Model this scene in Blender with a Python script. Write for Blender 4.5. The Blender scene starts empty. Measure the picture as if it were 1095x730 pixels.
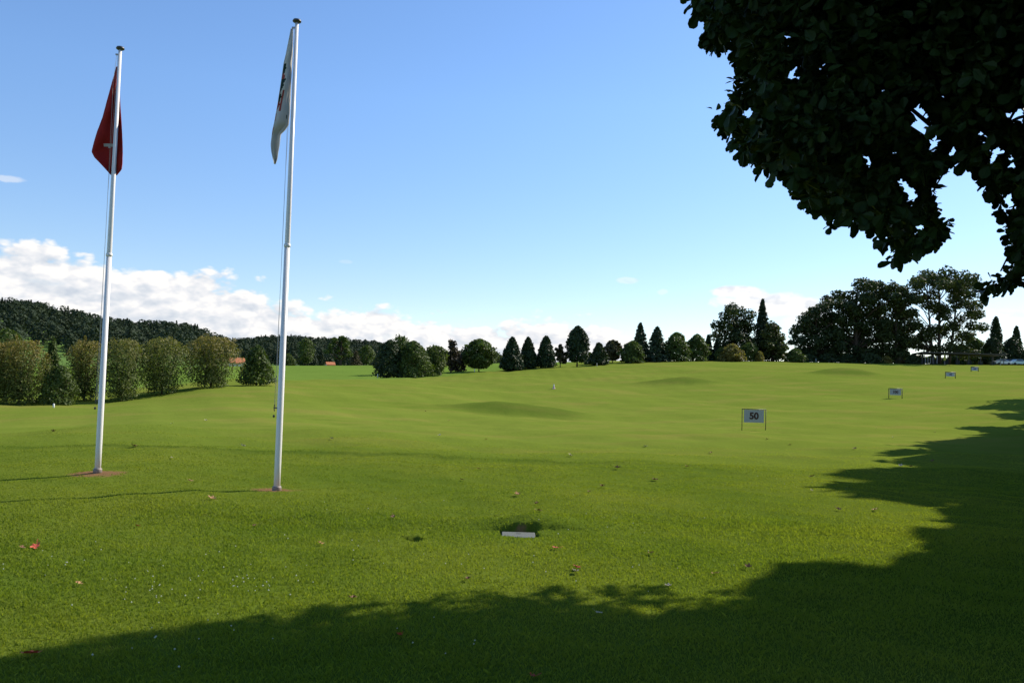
import bpy, math, random
import numpy as np
from mathutils import Vector, Matrix

rng = np.random.default_rng(7)
random.seed(7)
scene = bpy.context.scene
COL = scene.collection
R = math.radians

# ------------------------------------------------------------------ camera maths
F = 890.0; CX = 547.5; CY = 365.0
PITCH = math.atan(44 / F); ROLL = R(1.7)
EYE = np.array([0.0, 0.0, 1.65])
_f = np.array([0, math.cos(PITCH), math.sin(PITCH)])
_u0 = np.array([0, -math.sin(PITCH), math.cos(PITCH)])
_r0 = np.array([1.0, 0, 0])
CR = math.cos(ROLL) * _r0 + math.sin(ROLL) * _u0
CU = -math.sin(ROLL) * _r0 + math.cos(ROLL) * _u0

def ray(px, py):
    d = _f + (px - CX) / F * CR + (CY - py) / F * CU
    return d
def P(px, py, D):
    d = ray(px, py)
    return EYE + d * (D / d[1])
def project(p):
    q = np.asarray(p, float) - EYE
    z = q @ _f
    return CX + F * (q @ CR) / z, CY - F * (q @ CU) / z
def azel(px, py):
    d = ray(px, py)
    return math.atan2(d[0], d[1]), d[2] / math.hypot(d[0], d[1])

SUN_EL = R(40); SUN_AZ = R(55)          # azimuth measured from +Y towards +X
SUN_DIR = np.array([math.sin(SUN_AZ) * math.cos(SUN_EL), math.cos(SUN_AZ) * math.cos(SUN_EL), math.sin(SUN_EL)])

# ------------------------------------------------------------------ helpers
def tag(o, label=None, cat=None, group=None, kind=None):
    if label: o['label'] = label
    if cat: o['category'] = cat
    if group: o['group'] = group
    if kind: o['kind'] = kind
    return o

def link(name, me, mat=None, parent=None):
    o = bpy.data.objects.new(name, me)
    COL.objects.link(o)
    if mat is not None:
        for m in (mat if isinstance(mat, (list, tuple)) else [mat]): me.materials.append(m)
    if parent is not None: o.parent = parent
    return o

def empty(name, loc, rz=0.0):
    o = bpy.data.objects.new(name, None); COL.objects.link(o)
    o.empty_display_size = 0.3
    o.location = tuple(float(v) for v in loc); o.rotation_euler = (0, 0, rz)
    return o

def np_mesh(name, verts, faces, smooth=False, sizes=None, matidx=None):
    """verts (N,3); faces (M,k) array, or flat index list with sizes"""
    verts = np.ascontiguousarray(verts, dtype=np.float32)
    me = bpy.data.meshes.new(name)
    me.vertices.add(len(verts)); me.vertices.foreach_set('co', verts.ravel())
    if sizes is None:
        faces = np.asarray(faces); k = faces.shape[1]; m = faces.shape[0]
        sizes = np.full(m, k, np.int32); flat = faces.ravel()
    else:
        flat = np.asarray(faces); m = len(sizes); sizes = np.asarray(sizes, np.int32)
    starts = np.zeros(m, np.int32); starts[1:] = np.cumsum(sizes)[:-1]
    me.loops.add(len(flat)); me.loops.foreach_set('vertex_index', flat.astype(np.int32))
    me.polygons.add(m); me.polygons.foreach_set('loop_start', starts); me.polygons.foreach_set('loop_total', sizes)
    if matidx is not None: me.polygons.foreach_set('material_index', np.asarray(matidx, np.int32))
    me.polygons.foreach_set('use_smooth', np.full(m, bool(smooth)))
    me.update(calc_edges=True); me.validate()
    return me

class MB:
    def __init__(s): s.v = []; s.f = []; s.m = []
    def add(s, v, f, m=0):
        n = len(s.v); s.v += [tuple(float(c) for c in p) for p in v]
        s.f += [tuple(i + n for i in q) for q in f]; s.m += [m] * len(f)
    def box(s, c, size, rz=0.0, m=0):
        hx, hy, hz = (d / 2 for d in size); ca, sa = math.cos(rz), math.sin(rz)
        vs = []
        for z in (-hz, hz):
            for x, y in ((-hx, -hy), (hx, -hy), (hx, hy), (-hx, hy)):
                vs.append((c[0] + x * ca - y * sa, c[1] + x * sa + y * ca, c[2] + z))
        s.add(vs, [(0, 3, 2, 1), (4, 5, 6, 7), (0, 1, 5, 4), (1, 2, 6, 5), (2, 3, 7, 6), (3, 0, 4, 7)], m)
    def tube(s, pts, rad, n=8, m=0, cap=True):
        pts = [np.array(p, float) for p in pts]
        if not hasattr(rad, '__len__'): rad = [rad] * len(pts)
        rings = []
        for i, p in enumerate(pts):
            d = pts[min(i + 1, len(pts) - 1)] - pts[max(i - 1, 0)]
            d /= (np.linalg.norm(d) + 1e-9)
            a = np.cross(d, [0, 1, 0] if abs(d[1]) < .9 else [1, 0, 0]); a /= np.linalg.norm(a); b = np.cross(d, a)
            rings.append([p + rad[i] * (math.cos(2 * math.pi * k / n) * a + math.sin(2 * math.pi * k / n) * b) for k in range(n)])
        v = [q for r in rings for q in r]; f = []
        for i in range(len(pts) - 1):
            for k in range(n):
                k2 = (k + 1) % n
                f.append((i * n + k, i * n + k2, (i + 1) * n + k2, (i + 1) * n + k))
        if cap:
            f.append(tuple(range(n - 1, -1, -1))); f.append(tuple((len(pts) - 1) * n + k for k in range(n)))
        s.add(v, f, m)
    def lathe(s, prof, n=24, c=(0, 0, 0), m=0):
        v = []; f = []
        for (r, z) in prof:
            for k in range(n):
                a = 2 * math.pi * k / n; v.append((c[0] + r * math.cos(a), c[1] + r * math.sin(a), c[2] + z))
        for i in range(len(prof) - 1):
            for k in range(n):
                k2 = (k + 1) % n; f.append((i * n + k, i * n + k2, (i + 1) * n + k2, (i + 1) * n + k))
        f.append(tuple(range(n - 1, -1, -1))); f.append(tuple((len(prof) - 1) * n + k for k in range(n)))
        s.add(v, f, m)
    def build(s, name, mat, parent=None, smooth=False):
        me = bpy.data.meshes.new(name); me.from_pydata(s.v, [], s.f)
        me.polygons.foreach_set('material_index', s.m)
        me.polygons.foreach_set('use_smooth', [smooth] * len(s.f)); me.update()
        return link(name, me, mat, parent)

# ------------------------------------------------------------------ material helpers
class NT:
    def __init__(s, tree): s.t = tree; s.n = tree.nodes; s.l = tree.links
    def new(s, typ, **kw):
        nd = s.n.new(typ)
        for k, v in kw.items(): setattr(nd, k, v)
        return nd
    def link(s, a, b): s.l.new(a, b)
    def val(s, sock, v):
        if isinstance(v, bpy.types.NodeSocket): s.l.new(v, sock)
        else: sock.default_value = v
    def math(s, op, a, b=None, c=None, clamp=False):
        nd = s.new('ShaderNodeMath', operation=op); nd.use_clamp = clamp
        s.val(nd.inputs[0], a)
        if b is not None: s.val(nd.inputs[1], b)
        if c is not None: s.val(nd.inputs[2], c)
        return nd.outputs[0]
    def mix(s, fac, a, b, blend='MIX'):
        nd = s.new('ShaderNodeMix', data_type='RGBA', blend_type=blend)
        s.val(nd.inputs[0], fac); s.val(nd.inputs[6], a); s.val(nd.inputs[7], b)
        return nd.outputs[2]
    def noise(s, vec, scale, detail=3, rough=.5, dist=0.0):
        nd = s.new('ShaderNodeTexNoise'); nd.inputs['Scale'].default_value = scale
        nd.inputs['Detail'].default_value = detail; nd.inputs['Roughness'].default_value = rough
        nd.inputs['Distortion'].default_value = dist
        if vec is not None: s.l.new(vec, nd.inputs['Vector'])
        return nd.outputs['Fac']
    def ramp(s, fac, stops):
        nd = s.new('ShaderNodeValToRGB'); e = nd.color_ramp.elements
        while len(e) < len(stops): e.new(0.5)
        for el, (p, c) in zip(e, stops): el.position = p; el.color = (*c, 1) if len(c) == 3 else c
        s.val(nd.inputs[0], fac); return nd.outputs[0]
    def maprange(s, v, a, b, c=0.0, d=1.0, smooth=False):
        nd = s.new('ShaderNodeMapRange'); nd.interpolation_type = 'SMOOTHSTEP' if smooth else 'LINEAR'
        s.val(nd.inputs[0], v); nd.inputs[1].default_value = a; nd.inputs[2].default_value = b
        nd.inputs[3].default_value = c; nd.inputs[4].default_value = d
        return nd.outputs[0]
    def mapping(s, vec, scale=(1, 1, 1), rot=(0, 0, 0), loc=(0, 0, 0)):
        nd = s.new('ShaderNodeMapping'); nd.inputs['Scale'].default_value = scale
        nd.inputs['Rotation'].default_value = rot; nd.inputs['Location'].default_value = loc
        s.l.new(vec, nd.inputs['Vector']); return nd.outputs[0]

def mat_base(name):
    m = bpy.data.materials.new(name); m.use_nodes = True; m.node_tree.nodes.clear()
    t = NT(m.node_tree); out = t.new('ShaderNodeOutputMaterial'); return m, t, out

def simple(name, col, rough=.6, metal=0.0, var=.12, scale=6.0, bump=0.0, spec=.5):
    m, t, out = mat_base(name)
    b = t.new('ShaderNodeBsdfPrincipled'); tc = t.new('ShaderNodeTexCoord')
    n = t.noise(tc.outputs['Object'], scale, 5, .6)
    c1 = tuple(max(0, c * (1 - var)) for c in col) + (1,); c2 = tuple(min(1, c * (1 + var)) for c in col) + (1,)
    t.link(t.mix(n, c1, c2), b.inputs['Base Color'])
    b.inputs['Roughness'].default_value = rough; b.inputs['Metallic'].default_value = metal
    b.inputs['Specular IOR Level'].default_value = spec
    if bump:
        bp = t.new('ShaderNodeBump'); bp.inputs['Strength'].default_value = bump; bp.inputs['Distance'].default_value = .02
        t.link(t.noise(tc.outputs['Object'], scale * 6, 4), bp.inputs['Height']); t.link(bp.outputs[0], b.inputs['Normal'])
    t.link(b.outputs[0], out.inputs[0]); return m

def leafmat(name, c1, c2, transl=.25, tip=None, tipz=(0.6, 1.0), gloss=.25, clump=1.5):
    """foliage: random tint for every leaf, slow drift through the crown, optional coloured shoots at the top"""
    m, t, out = mat_base(name)
    g = t.new('ShaderNodeNewGeometry'); tc = t.new('ShaderNodeTexCoord')
    n = t.noise(tc.outputs['Object'], clump, 3, .6)
    f = t.math('ADD', t.math('MULTIPLY', g.outputs['Random Per Island'], .6), t.math('MULTIPLY', n, .5), clamp=True)
    col = t.mix(f, (*c1, 1), (*c2, 1))
    if tip:
        sep = t.new('ShaderNodeSeparateXYZ'); t.link(tc.outputs['Generated'], sep.inputs[0])
        z = t.math('ADD', sep.outputs[2], t.math('MULTIPLY', t.math('SUBTRACT', g.outputs['Random Per Island'], .5), .45))
        fz = t.maprange(z, tipz[0], tipz[1], 0, .85)
        col = t.mix(fz, col, (*tip, 1))
    b = t.new('ShaderNodeBsdfPrincipled'); t.link(col, b.inputs['Base Color'])
    b.inputs['Roughness'].default_value = .55; b.inputs['Specular IOR Level'].default_value = gloss
    tr = t.new('ShaderNodeBsdfTranslucent'); t.link(t.mix(1.0, col, (1.0, 1.15, .55, 1), 'MULTIPLY'), tr.inputs[0])
    mx = t.new('ShaderNodeMixShader'); mx.inputs[0].default_value = transl
    t.link(b.outputs[0], mx.inputs[1]); t.link(tr.outputs[0], mx.inputs[2]); t.link(mx.outputs[0], out.inputs[0])
    return m

# ------------------------------------------------------------------ terrain
CTRL = [ # px, py, depth
 (20,433,60),(63,430,62),(118,427,65),(172,422,68),(225,416,71),(274,412,76),(330,406,95),
 (404,404,130),(440,402,132),(512,398,145),(547,395,150),(583,394,155),(617,392,160),(640,390,168),(676,388,175),(745,386,190),
 (850,387,200),(925,388,212),(1000,389,215),(1090,390.5,215),
 (806,458,51),(957,426,89),(1016,405,121),(1042,397,167),
 (330,391,300),(450,391.5,300),(150,393,300),(0,394,300),(620,389,300),
 (547,443,66),(725,411,112),(900,401,122),
 (300,470,24),(600,480,24),(900,486,24),(30,466,24),(1095,492,24)]
_cp = []; _cz = []
for px, py, D in CTRL:
    p = P(px, py, D); _cp.append((math.atan2(p[0], p[1]), math.log(math.hypot(p[0], p[1])))); _cz.append(p[2])
for r_ in (5, 9, 14, 19):
    for a_ in (-.9, -.5, -.2, .1, .4, .9): _cp.append((a_, math.log(r_))); _cz.append(0.0)
for a_ in (-.5, -.2, .1, .4): _cp.append((a_, math.log(27))); _cz.append(-.08)
for a_, r_, z_ in ((-.9,60,-1.2),(-.9,130,1.2),(-.9,300,5),(.9,60,.2),(.9,130,4.5),(.9,230,10),(.9,300,10.5),(.5,300,10.3),(.3,300,10.0)):
    _cp.append((a_, math.log(r_))); _cz.append(z_)
_cp = np.array(_cp) * np.array([1.6, 1.0]); _cz = np.array(_cz)
def _phi(r): return np.where(r > 1e-9, r * r * np.log(r + 1e-12), 0)
_n = len(_cp)
_K = _phi(np.linalg.norm(_cp[:, None] - _cp[None], axis=2)) + np.eye(_n) * 4e-3
_Pm = np.c_[np.ones(_n), _cp]
_A = np.block([[_K, _Pm], [_Pm.T, np.zeros((3, 3))]])
_w = np.linalg.solve(_A, np.r_[_cz, np.zeros(3)])

def sstep(a, b, x):
    t = np.clip((x - a) / (b - a), 0, 1); return t * t * (3 - 2 * t)

MOUNDS = [(*P(552, 440, 66)[:2], 6.2, 2.6, .95), (*P(727, 409, 112)[:2], 5.8, 3.2, .9), (*P(900, 400, 125)[:2], 5.5, 3.2, .95),
          (*P(180, 458, 36)[:2], 4.0, 1.6, .06)]
_e = [P(0, 475, 1), P(290, 483.5, 1), P(560, 493, 1)]
def flat_hit(px, py):
    d = ray(px, py); t_ = -EYE[2] / d[2]; return EYE + d * t_
EDGE = [flat_hit(-300, 469)[:2], flat_hit(0, 475.5)[:2], flat_hit(290, 484)[:2], flat_hit(560, 492)[:2], flat_hit(820, 502)[:2]]
EDGE = np.array(EDGE)
SLAB = flat_hit(554.5, 569.5); SLAB_W = .37; SLAB_L = .32
HOLE = flat_hit(440, 576)
POLE1 = P(104, 510, 13.25); POLE2 = P(296, 522, 12.25)

def zfun(x, y):
    x = np.asarray(x, float); y = np.asarray(y, float); sh = np.broadcast(x, y).shape
    x = np.broadcast_to(x, sh).ravel(); y = np.broadcast_to(y, sh).ravel()
    r = np.hypot(x, y); a = np.arctan2(x, y)
    ac = np.clip(a, -.9, .9); rc = np.clip(r, 5, 300)
    q = np.c_[ac * 1.6, np.log(rc)]
    z = np.empty(len(q))
    for i in range(0, len(q), 60000):
        s = q[i:i + 60000]
        z[i:i + 60000] = _phi(np.linalg.norm(s[:, None] - _cp[None], axis=2)) @ _w[:_n] + _w[_n] + s @ _w[_n + 1:]
    z *= sstep(8, 18, r)
    z *= 1 - .6 * sstep(1.0, 2.6, np.abs(a)) * sstep(20, 60, r)
    for mx, my, sx, sy, h in MOUNDS:
        z += h * np.exp(-(((x - mx) / sx) ** 2 + ((y - my) / sy) ** 2) * 1.3)
    # gentle unevenness of the turf
    k = np.clip(r / 14, .35, 1.8) * (1 - .9 * sstep(170, 260, r))
    z += k * .018 * (np.sin(x * 1.1 + y * .5 + 1) + np.sin(y * 1.7 - x * .45) + .6 * np.sin(x * 2.7 + 2 * np.sin(y * 1.2)))
    z += .008 * (np.sin(x * 6.1 + 3 * np.sin(y * 2.3)) + np.sin(y * 7.3 + 2 * np.sin(x * 3.1))) * (1 - sstep(12, 30, r))
    z += k * .05 * (np.sin(x * .31 + 1.3 + y * .11) + np.sin(y * .37 + np.sin(x * .2))) * sstep(14, 30, r)
    # mowing edge: a little step up going away
    ye = np.interp(x, EDGE[:, 0], EDGE[:, 1]) + .12 * np.sin(x * 1.3) + .05 * np.sin(x * 4.1)
    inx = sstep(-20, -14, x) * (1 - sstep(2, 6, x))
    z += inx * .035 * (sstep(-.12, .1, y - ye) - sstep(.5, 5, y - ye))
    z -= inx * .02 * np.exp(-((y - ye + .25) / .2) ** 2)
    # hollow and bank round the sprinkler slab
    sx, sy = x - SLAB[0], y - SLAB[1]
    z += .13 * np.exp(-((sx - .14) / .46) ** 2 - ((sy - .48) / .3) ** 2) * sstep(.17, .25, sy + .02 * np.sin(sx * 30))
    z += .05 * np.exp(-((sx - .6) / .8) ** 2 - ((sy - .75) / .45) ** 2)
    z += .05 * np.exp(-((sx + 1.1) / .8) ** 2 - ((sy - .6) / .35) ** 2)
    rect = sstep(.22, .19, np.abs(sx + .01 * np.sin(sy * 25))) * sstep(.175, .155, np.abs(sy - .055 + .012 * np.sin(sx * 28)))
    z -= .09 * rect
    hx, hy = x - HOLE[0], y - HOLE[1]
    z -= .17 * sstep(1.15, .8, np.hypot(hx / (.10 + .015 * np.sin(hy * 40)), hy / (.11 + .02 * np.sin(hx * 35))))
    z += .012 * np.exp(-(hx / .3) ** 2 - ((hy - .25) / .16) ** 2)
    return z.reshape(sh)

def zat(x, y): return float(zfun(np.array([x]), np.array([y]))[0])
def G(px, py, D):
    """world point on the ground under pixel column px at depth D"""
    p = P(px, py, D); return np.array([p[0], p[1], zat(p[0], p[1])])
def hit(px, py, far=300):
    d = ray(px, py); ts = np.exp(np.linspace(math.log(3), math.log(far), 1500)); pts = EYE + d[None] / d[1] * ts[:, None]
    below = pts[:, 2] < zfun(pts[:, 0], pts[:, 1]); i = np.argmax(below) if below.any() else len(ts) - 1
    p = pts[i].copy(); p[2] = zat(p[0], p[1]); return p

def axis_lines(lo, hi, near_lo, near_hi, step, g, extra):
    l = list(np.arange(near_lo, near_hi + 1e-6, step))
    v, s = near_hi, step
    while v < hi: s = min(s * (1 + g), max(s, 60)) if s > 60 else s * (1 + g); v += s; l.append(v)
    v, s = near_lo, step
    while v > lo: s = s * (1 + g); v -= s; l.append(v)
    for a, b, st in extra: l += list(np.arange(a, b, st))
    l = np.unique(np.round(np.array(l), 4)); keep = [l[0]]
    for q in l[1:]:
        if q - keep[-1] > .008: keep.append(q)
    return np.array(keep)

def build_ground():
    xs = axis_lines(-3500, 3500, -14, 14, .22, .03, [(SLAB[0] - .35, SLAB[0] + .4, .022), (HOLE[0] - .15, HOLE[0] + .15, .02)])
    ys = axis_lines(-1500, 4200, 3, 20, .16, .022, [(SLAB[1] - .3, SLAB[1] + .9, .022), (HOLE[1] - .25, HOLE[1] + .25, .025)])
    X, Y = np.meshgrid(xs, ys); Z = zfun(X, Y)
    nx, ny = len(xs), len(ys)
    v = np.c_[X.ravel(), Y.ravel(), Z.ravel()]
    i = np.arange(nx - 1)[None] + np.arange(ny - 1)[:, None] * nx
    f = np.c_[i.ravel(), i.ravel() + 1, i.ravel() + nx + 1, i.ravel() + nx]
    print('ground', nx, ny)
    return np_mesh('ground', v, f, smooth=True)

# region colours shared by the ground sheet and the blades
def grass_color(t, pos, island=None):
    n1 = t.noise(pos, .23, 4, .6); n2 = t.noise(pos, 1.7, 4, .65); n3 = t.noise(pos, 9, 3, .6)
    near = t.mix(n2, (.072, .112, .012, 1), (.108, .155, .018, 1))
    near = t.mix(t.maprange(n1, .4, .7), near, (.140, .170, .022, 1))
    fn = t.maprange(t.noise(t.mapping(pos, (.035, .13, .1)), 1.0, 6, .65), .3, .7)
    fine = t.noise(t.mapping(pos, (.6, 2.2, 1)), 1.0, 4, .7)
    far = t.mix(t.math('MULTIPLY_ADD', fine, .55, t.math('MULTIPLY', fn, .5)), (.130, .182, .022, 1), (.205, .248, .040, 1))
    # slightly straw coloured patches
    st = t.maprange(t.noise(t.mapping(pos, (.12, .3, .1), loc=(7, 3, 0)), 1.0, 4, .6), .50, .66)
    far = t.mix(t.math('MULTIPLY', st, .55), far, (.25, .225, .052, 1))
    sep = t.new('ShaderNodeSeparateXYZ'); t.link(pos, sep.inputs[0])
    x, y = sep.outputs[0], sep.outputs[1]
    # beyond the mowing edge
    ye = t.math('MULTIPLY_ADD', x, float((EDGE[3][1] - EDGE[1][1]) / (EDGE[3][0] - EDGE[1][0])), float(EDGE[1][1] - EDGE[1][0] * (EDGE[3][1] - EDGE[1][1]) / (EDGE[3][0] - EDGE[1][0])))
    dy = t.math('SUBTRACT', y, ye)
    dyn = t.math('ADD', dy, t.math('MULTIPLY', t.math('SUBTRACT', n2, .5), .8))
    m1 = t.maprange(dyn, 0, 1.2, 0, .22, True)
    m1b = t.maprange(dyn, -9, 20, 0, .72, True)
    col = t.mix(t.math('ADD', m1, m1b), near, far)
    # longer grass on a thin unmown line along the mowing edge; shade painted onto the mounds
    ln = t.math('MULTIPLY', t.maprange(t.math('ABSOLUTE', t.math('SUBTRACT', dyn, .1)), .02, .22, .38, 0, True), t.maprange(x, -1.0, 4.0, 1, .1))
    for mx_, my_, sx_, sy_, h_ in MOUNDS[:3]:  # painted shade: a darker green ellipse over each mound
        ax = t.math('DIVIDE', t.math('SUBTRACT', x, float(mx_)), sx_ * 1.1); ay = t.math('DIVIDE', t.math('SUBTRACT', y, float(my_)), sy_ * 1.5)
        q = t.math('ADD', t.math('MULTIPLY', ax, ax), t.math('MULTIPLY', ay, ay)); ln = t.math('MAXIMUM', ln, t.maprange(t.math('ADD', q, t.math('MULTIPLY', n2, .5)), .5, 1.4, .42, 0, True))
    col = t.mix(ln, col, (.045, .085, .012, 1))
    # meadow behind the tree line, richer green
    A = P(290, 406, 100); B = P(410, 403, 131); C = P(660, 389, 178)
    def side(A, B):
        dx, dyy = B[0] - A[0], B[1] - A[1]; L = math.hypot(dx, dyy)
        # signed distance, positive behind the line
        return t.math('ADD', t.math('MULTIPLY', x, -dyy / L), t.math('MULTIPLY_ADD', y, dx / L, (A[0] * dyy - A[1] * dx) / L))
    s1 = side(P(-60, 434, 61), P(290, 406, 92)); s2 = side(P(285, 406, 92), P(560, 392.5, 158))
    mm = t.math('MINIMUM', s1, s2)
    mm = t.math('ADD', mm, t.math('MULTIPLY', t.math('SUBTRACT', n1, .5), 4))
    mead = t.mix(t.noise(t.mapping(pos, (.02, .08, 1)), 1, 3), (.12, .20, .03, 1), (.17, .25, .045, 1))
    col = t.mix(t.maprange(mm, 0, 2.5), col, mead)
    return col, n2, n3, x, y

def soil_mask(t, pos):
    """1 where the turf is worn to bare earth: rings at the poles, the hollow edges"""
    sep = t.new('ShaderNodeSeparateXYZ'); t.link(pos, sep.inputs[0])
    nz = t.noise(pos, 7.0, 5, .7); tot = None
    for (c, rx, ry) in ((POLE1, .42, .34), (POLE2, .36, .30), (HOLE + [0, .0, 0], .06, .09), (SLAB + [0.02, .12, 0], .16, .10)):
        ax = t.math('DIVIDE', t.math('SUBTRACT', sep.outputs[0], float(c[0])), rx)
        ay = t.math('DIVIDE', t.math('SUBTRACT', sep.outputs[1], float(c[1])), ry)
        d = t.math('SQRT', t.math('ADD', t.math('MULTIPLY', ax, ax), t.math('MULTIPLY', ay, ay)))
        d = t.math('ADD', d, t.math('MULTIPLY', t.math('SUBTRACT', nz, .5), 1.1))
        mk = t.maprange(d, .8, 1.15, 1, 0)
        tot = mk if tot is None else t.math('MAXIMUM', tot, mk)
    return tot

def ground_material():
    m, t, out = mat_base('turf')
    g = t.new('ShaderNodeNewGeometry'); pos = g.outputs['Position']
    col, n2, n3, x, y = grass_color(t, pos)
    # fine mottling of the sward
    n4 = t.noise(pos, 38, 2, .7)
    col = t.mix(t.math('MULTIPLY', t.maprange(n4, .3, .7), .35), col, (.03, .05, .008, 1))
    soil = t.mix(t.noise(pos, 30, 4, .7), (.10, .055, .025, 1), (.26, .15, .075, 1))
    col = t.mix(soil_mask(t, pos), col, soil)
    b = t.new('ShaderNodeBsdfPrincipled'); t.link(col, b.inputs['Base Color'])
    b.inputs['Roughness'].default_value = .95; b.inputs['Specular IOR Level'].default_value = 0.0
    h = t.math('ADD', t.math('MULTIPLY', t.noise(t.mapping(pos, (1, 1, 1)), 3.5, 5, .7), .05), t.math('MULTIPLY', t.noise(pos, .5, 3, .6), .12))
    bp = t.new('ShaderNodeBump'); bp.inputs['Strength'].default_value = .5; bp.inputs['Distance'].default_value = 1.0
    t.link(h, bp.inputs['Height']); t.link(bp.outputs[0], b.inputs['Normal'])
    t.link(b.outputs[0], out.inputs[0]); return m

def blade_material():
    m, t, out = mat_base('grass_blade')
    g = t.new('ShaderNodeNewGeometry'); pos = g.outputs['Position']
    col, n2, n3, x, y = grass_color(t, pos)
    rnd = g.outputs['Random Per Island']
    col = t.mix(1.0, col, t.ramp(rnd, [(0, (1.2, 1.2, 1.15)), (.6, (1.5, 1.46, 1.35)), (.94, (1.7, 1.55, 1.5)), (1, (2.2, 1.9, 2.0))]), 'MULTIPLY')
    b = t.new('ShaderNodeBsdfPrincipled'); t.link(col, b.inputs['Base Color'])
    b.inputs['Roughness'].default_value = .6; b.inputs['Specular IOR Level'].default_value = .12
    tr = t.new('ShaderNodeBsdfTranslucent'); t.link(t.mix(1.0, col, (1.5, 1.45, .6, 1), 'MULTIPLY'), tr.inputs[0])
    mx = t.new('ShaderNodeMixShader'); mx.inputs[0].default_value = .45
    t.link(b.outputs[0], mx.inputs[1]); t.link(tr.outputs[0], mx.inputs[2]); t.link(mx.outputs[0], out.inputs[0])
    return m

M_TURF = ground_material(); M_BLADE = blade_material()
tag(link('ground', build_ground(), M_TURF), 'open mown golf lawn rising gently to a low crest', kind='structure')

# grass blades, thickest where they can be told apart
def build_grass(N=950000):
    u = rng.random(N)
    r0, r1, pw = 3.2, 27.0, .55
    rr = (r0 ** pw + u * (r1 ** pw - r0 ** pw)) ** (1 / pw)
    # clumping across the field of the lawn
    x = (rng.random(N) * 2 - 1) * (rr * .70 + 1.2); y = rr
    # clumps
    cl = np.sin(x * 5.3 + 3 * np.sin(y * 2.1)) * np.sin(y * 6.7 + 2 * np.sin(x * 3.7))
    keep = rng.random(N) < (.84 + .16 * cl)
    d1 = np.hypot((x - POLE1[0]) / .40, (y - POLE1[1]) / .34); d2 = np.hypot((x - POLE2[0]) / .34, (y - POLE2[1]) / .30)
    jit = .35 * np.sin(x * 23 + 4 * np.sin(y * 11))
    keep &= ((d1 + jit) > .95) | (rng.random(N) < .06); keep &= ((d2 + jit) > .95) | (rng.random(N) < .06)
    sx, sy = x - SLAB[0], y - SLAB[1]
    keep &= ~((np.abs(sx) < .19 + .03 * rng.random(len(sx))) & (sy > -.158) & (sy < .17 + .05 * rng.random(len(sx))))
    keep &= np.hypot((x - HOLE[0]) / .10, (y - HOLE[1]) / .12) > .75 + .35 * rng.random(len(x))
    keep &= rng.random(N) < (1 - .9 * sstep(12, 27, y))
    x, y = x[keep], y[keep]; n = len(x); z = zfun(x, y)
    patch = .5 + .5 * np.sin(x * .9 + 2 * np.sin(y * .7)) * np.sin(y * 1.1 + np.sin(x * 1.3))
    band = np.exp(-((y - 9.9) / .9) ** 2)
    ye = np.interp(x, EDGE[:, 0], EDGE[:, 1])
    edge = np.exp(-((y - ye) / .3) ** 2)
    h = (.012 + .009 * rng.random(n) + .007 * patch + .018 * band * patch + .008 * edge) * (1 + .9 * (rng.random(n) > .993))
    h *= (1 - .35 * sstep(-1, 1, y - ye)) * (1 - .5 * sstep(7, 13, y))
    w = (.0009 * y + .001) * (.7 + .6 * rng.random(n))
    a = rng.random(n) * 2 * np.pi; lean = rng.random(n) * 1.1 + .15; la = rng.random(n) * 2 * np.pi
    dx, dy = np.cos(a) * w, np.sin(a) * w
    lx, ly = np.cos(la) * lean * h, np.sin(la) * lean * h
    v = np.empty((n, 4, 3))
    v[:, 0] = np.c_[x - dx / 2, y - dy / 2, z - .004]; v[:, 1] = np.c_[x + dx / 2, y + dy / 2, z - .004]
    v[:, 2] = np.c_[x + lx * .4 + dx * .4, y + ly * .4 + dy * .4, z + h * .62]
    v[:, 3] = np.c_[x + lx, y + ly, z + h]
    i = np.arange(n)[:, None] * 4
    f = np.r_[i + np.array([0, 1, 2]), i + np.array([0, 2, 3])]
    return np_mesh('lawn_grass', v.reshape(-1, 3), f)
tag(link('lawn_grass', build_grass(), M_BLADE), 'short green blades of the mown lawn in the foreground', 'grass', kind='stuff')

# small pale clover heads scattered through the lawn
def build_clover():
    mb_v = []; mb_f = []
    spots = [(243,620,.5,22),(290,628,.3,16),(160,640,.4,10),(190,688,.6,14),(140,626,.4,10),(100,600,.6,8),(480,690,.4,6),(60,618,.8,8),(265,592,1,8),(700,560,1.2,12),(365,598,.8,8),(560,598,.9,10),(870,515,1.2,8),(420,545,1.0,6),(660,585,1,8)]
    for px, py, sp, k in spots:
        c = flat_hit(px, py)
        for _ in range(k):
            x = c[0] + rng.normal() * sp * .5; y = c[1] + rng.normal() * sp * .6; r = .004 + .004 * rng.random(); z = zat(x, y) + .032
            n = len(mb_v)
            mb_v += [(x - r, y, z), (x + r, y, z), (x, y - r, z), (x, y + r, z), (x, y, z + r), (x, y, z - r)]
            for q in ((0,2,4),(2,1,4),(1,3,4),(3,0,4),(2,0,5),(1,2,5),(3,1,5),(0,3,5)): mb_f.append(tuple(i + n for i in q))
    me = bpy.data.meshes.new('clover_flowers'); me.from_pydata(mb_v, [], mb_f); return me
tag(link('clover_flowers', build_clover(), simple('clover_white', (.45, .47, .36), .8)), 'tiny pale clover heads dotted through the lawn', 'flowers', kind='stuff')

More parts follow.
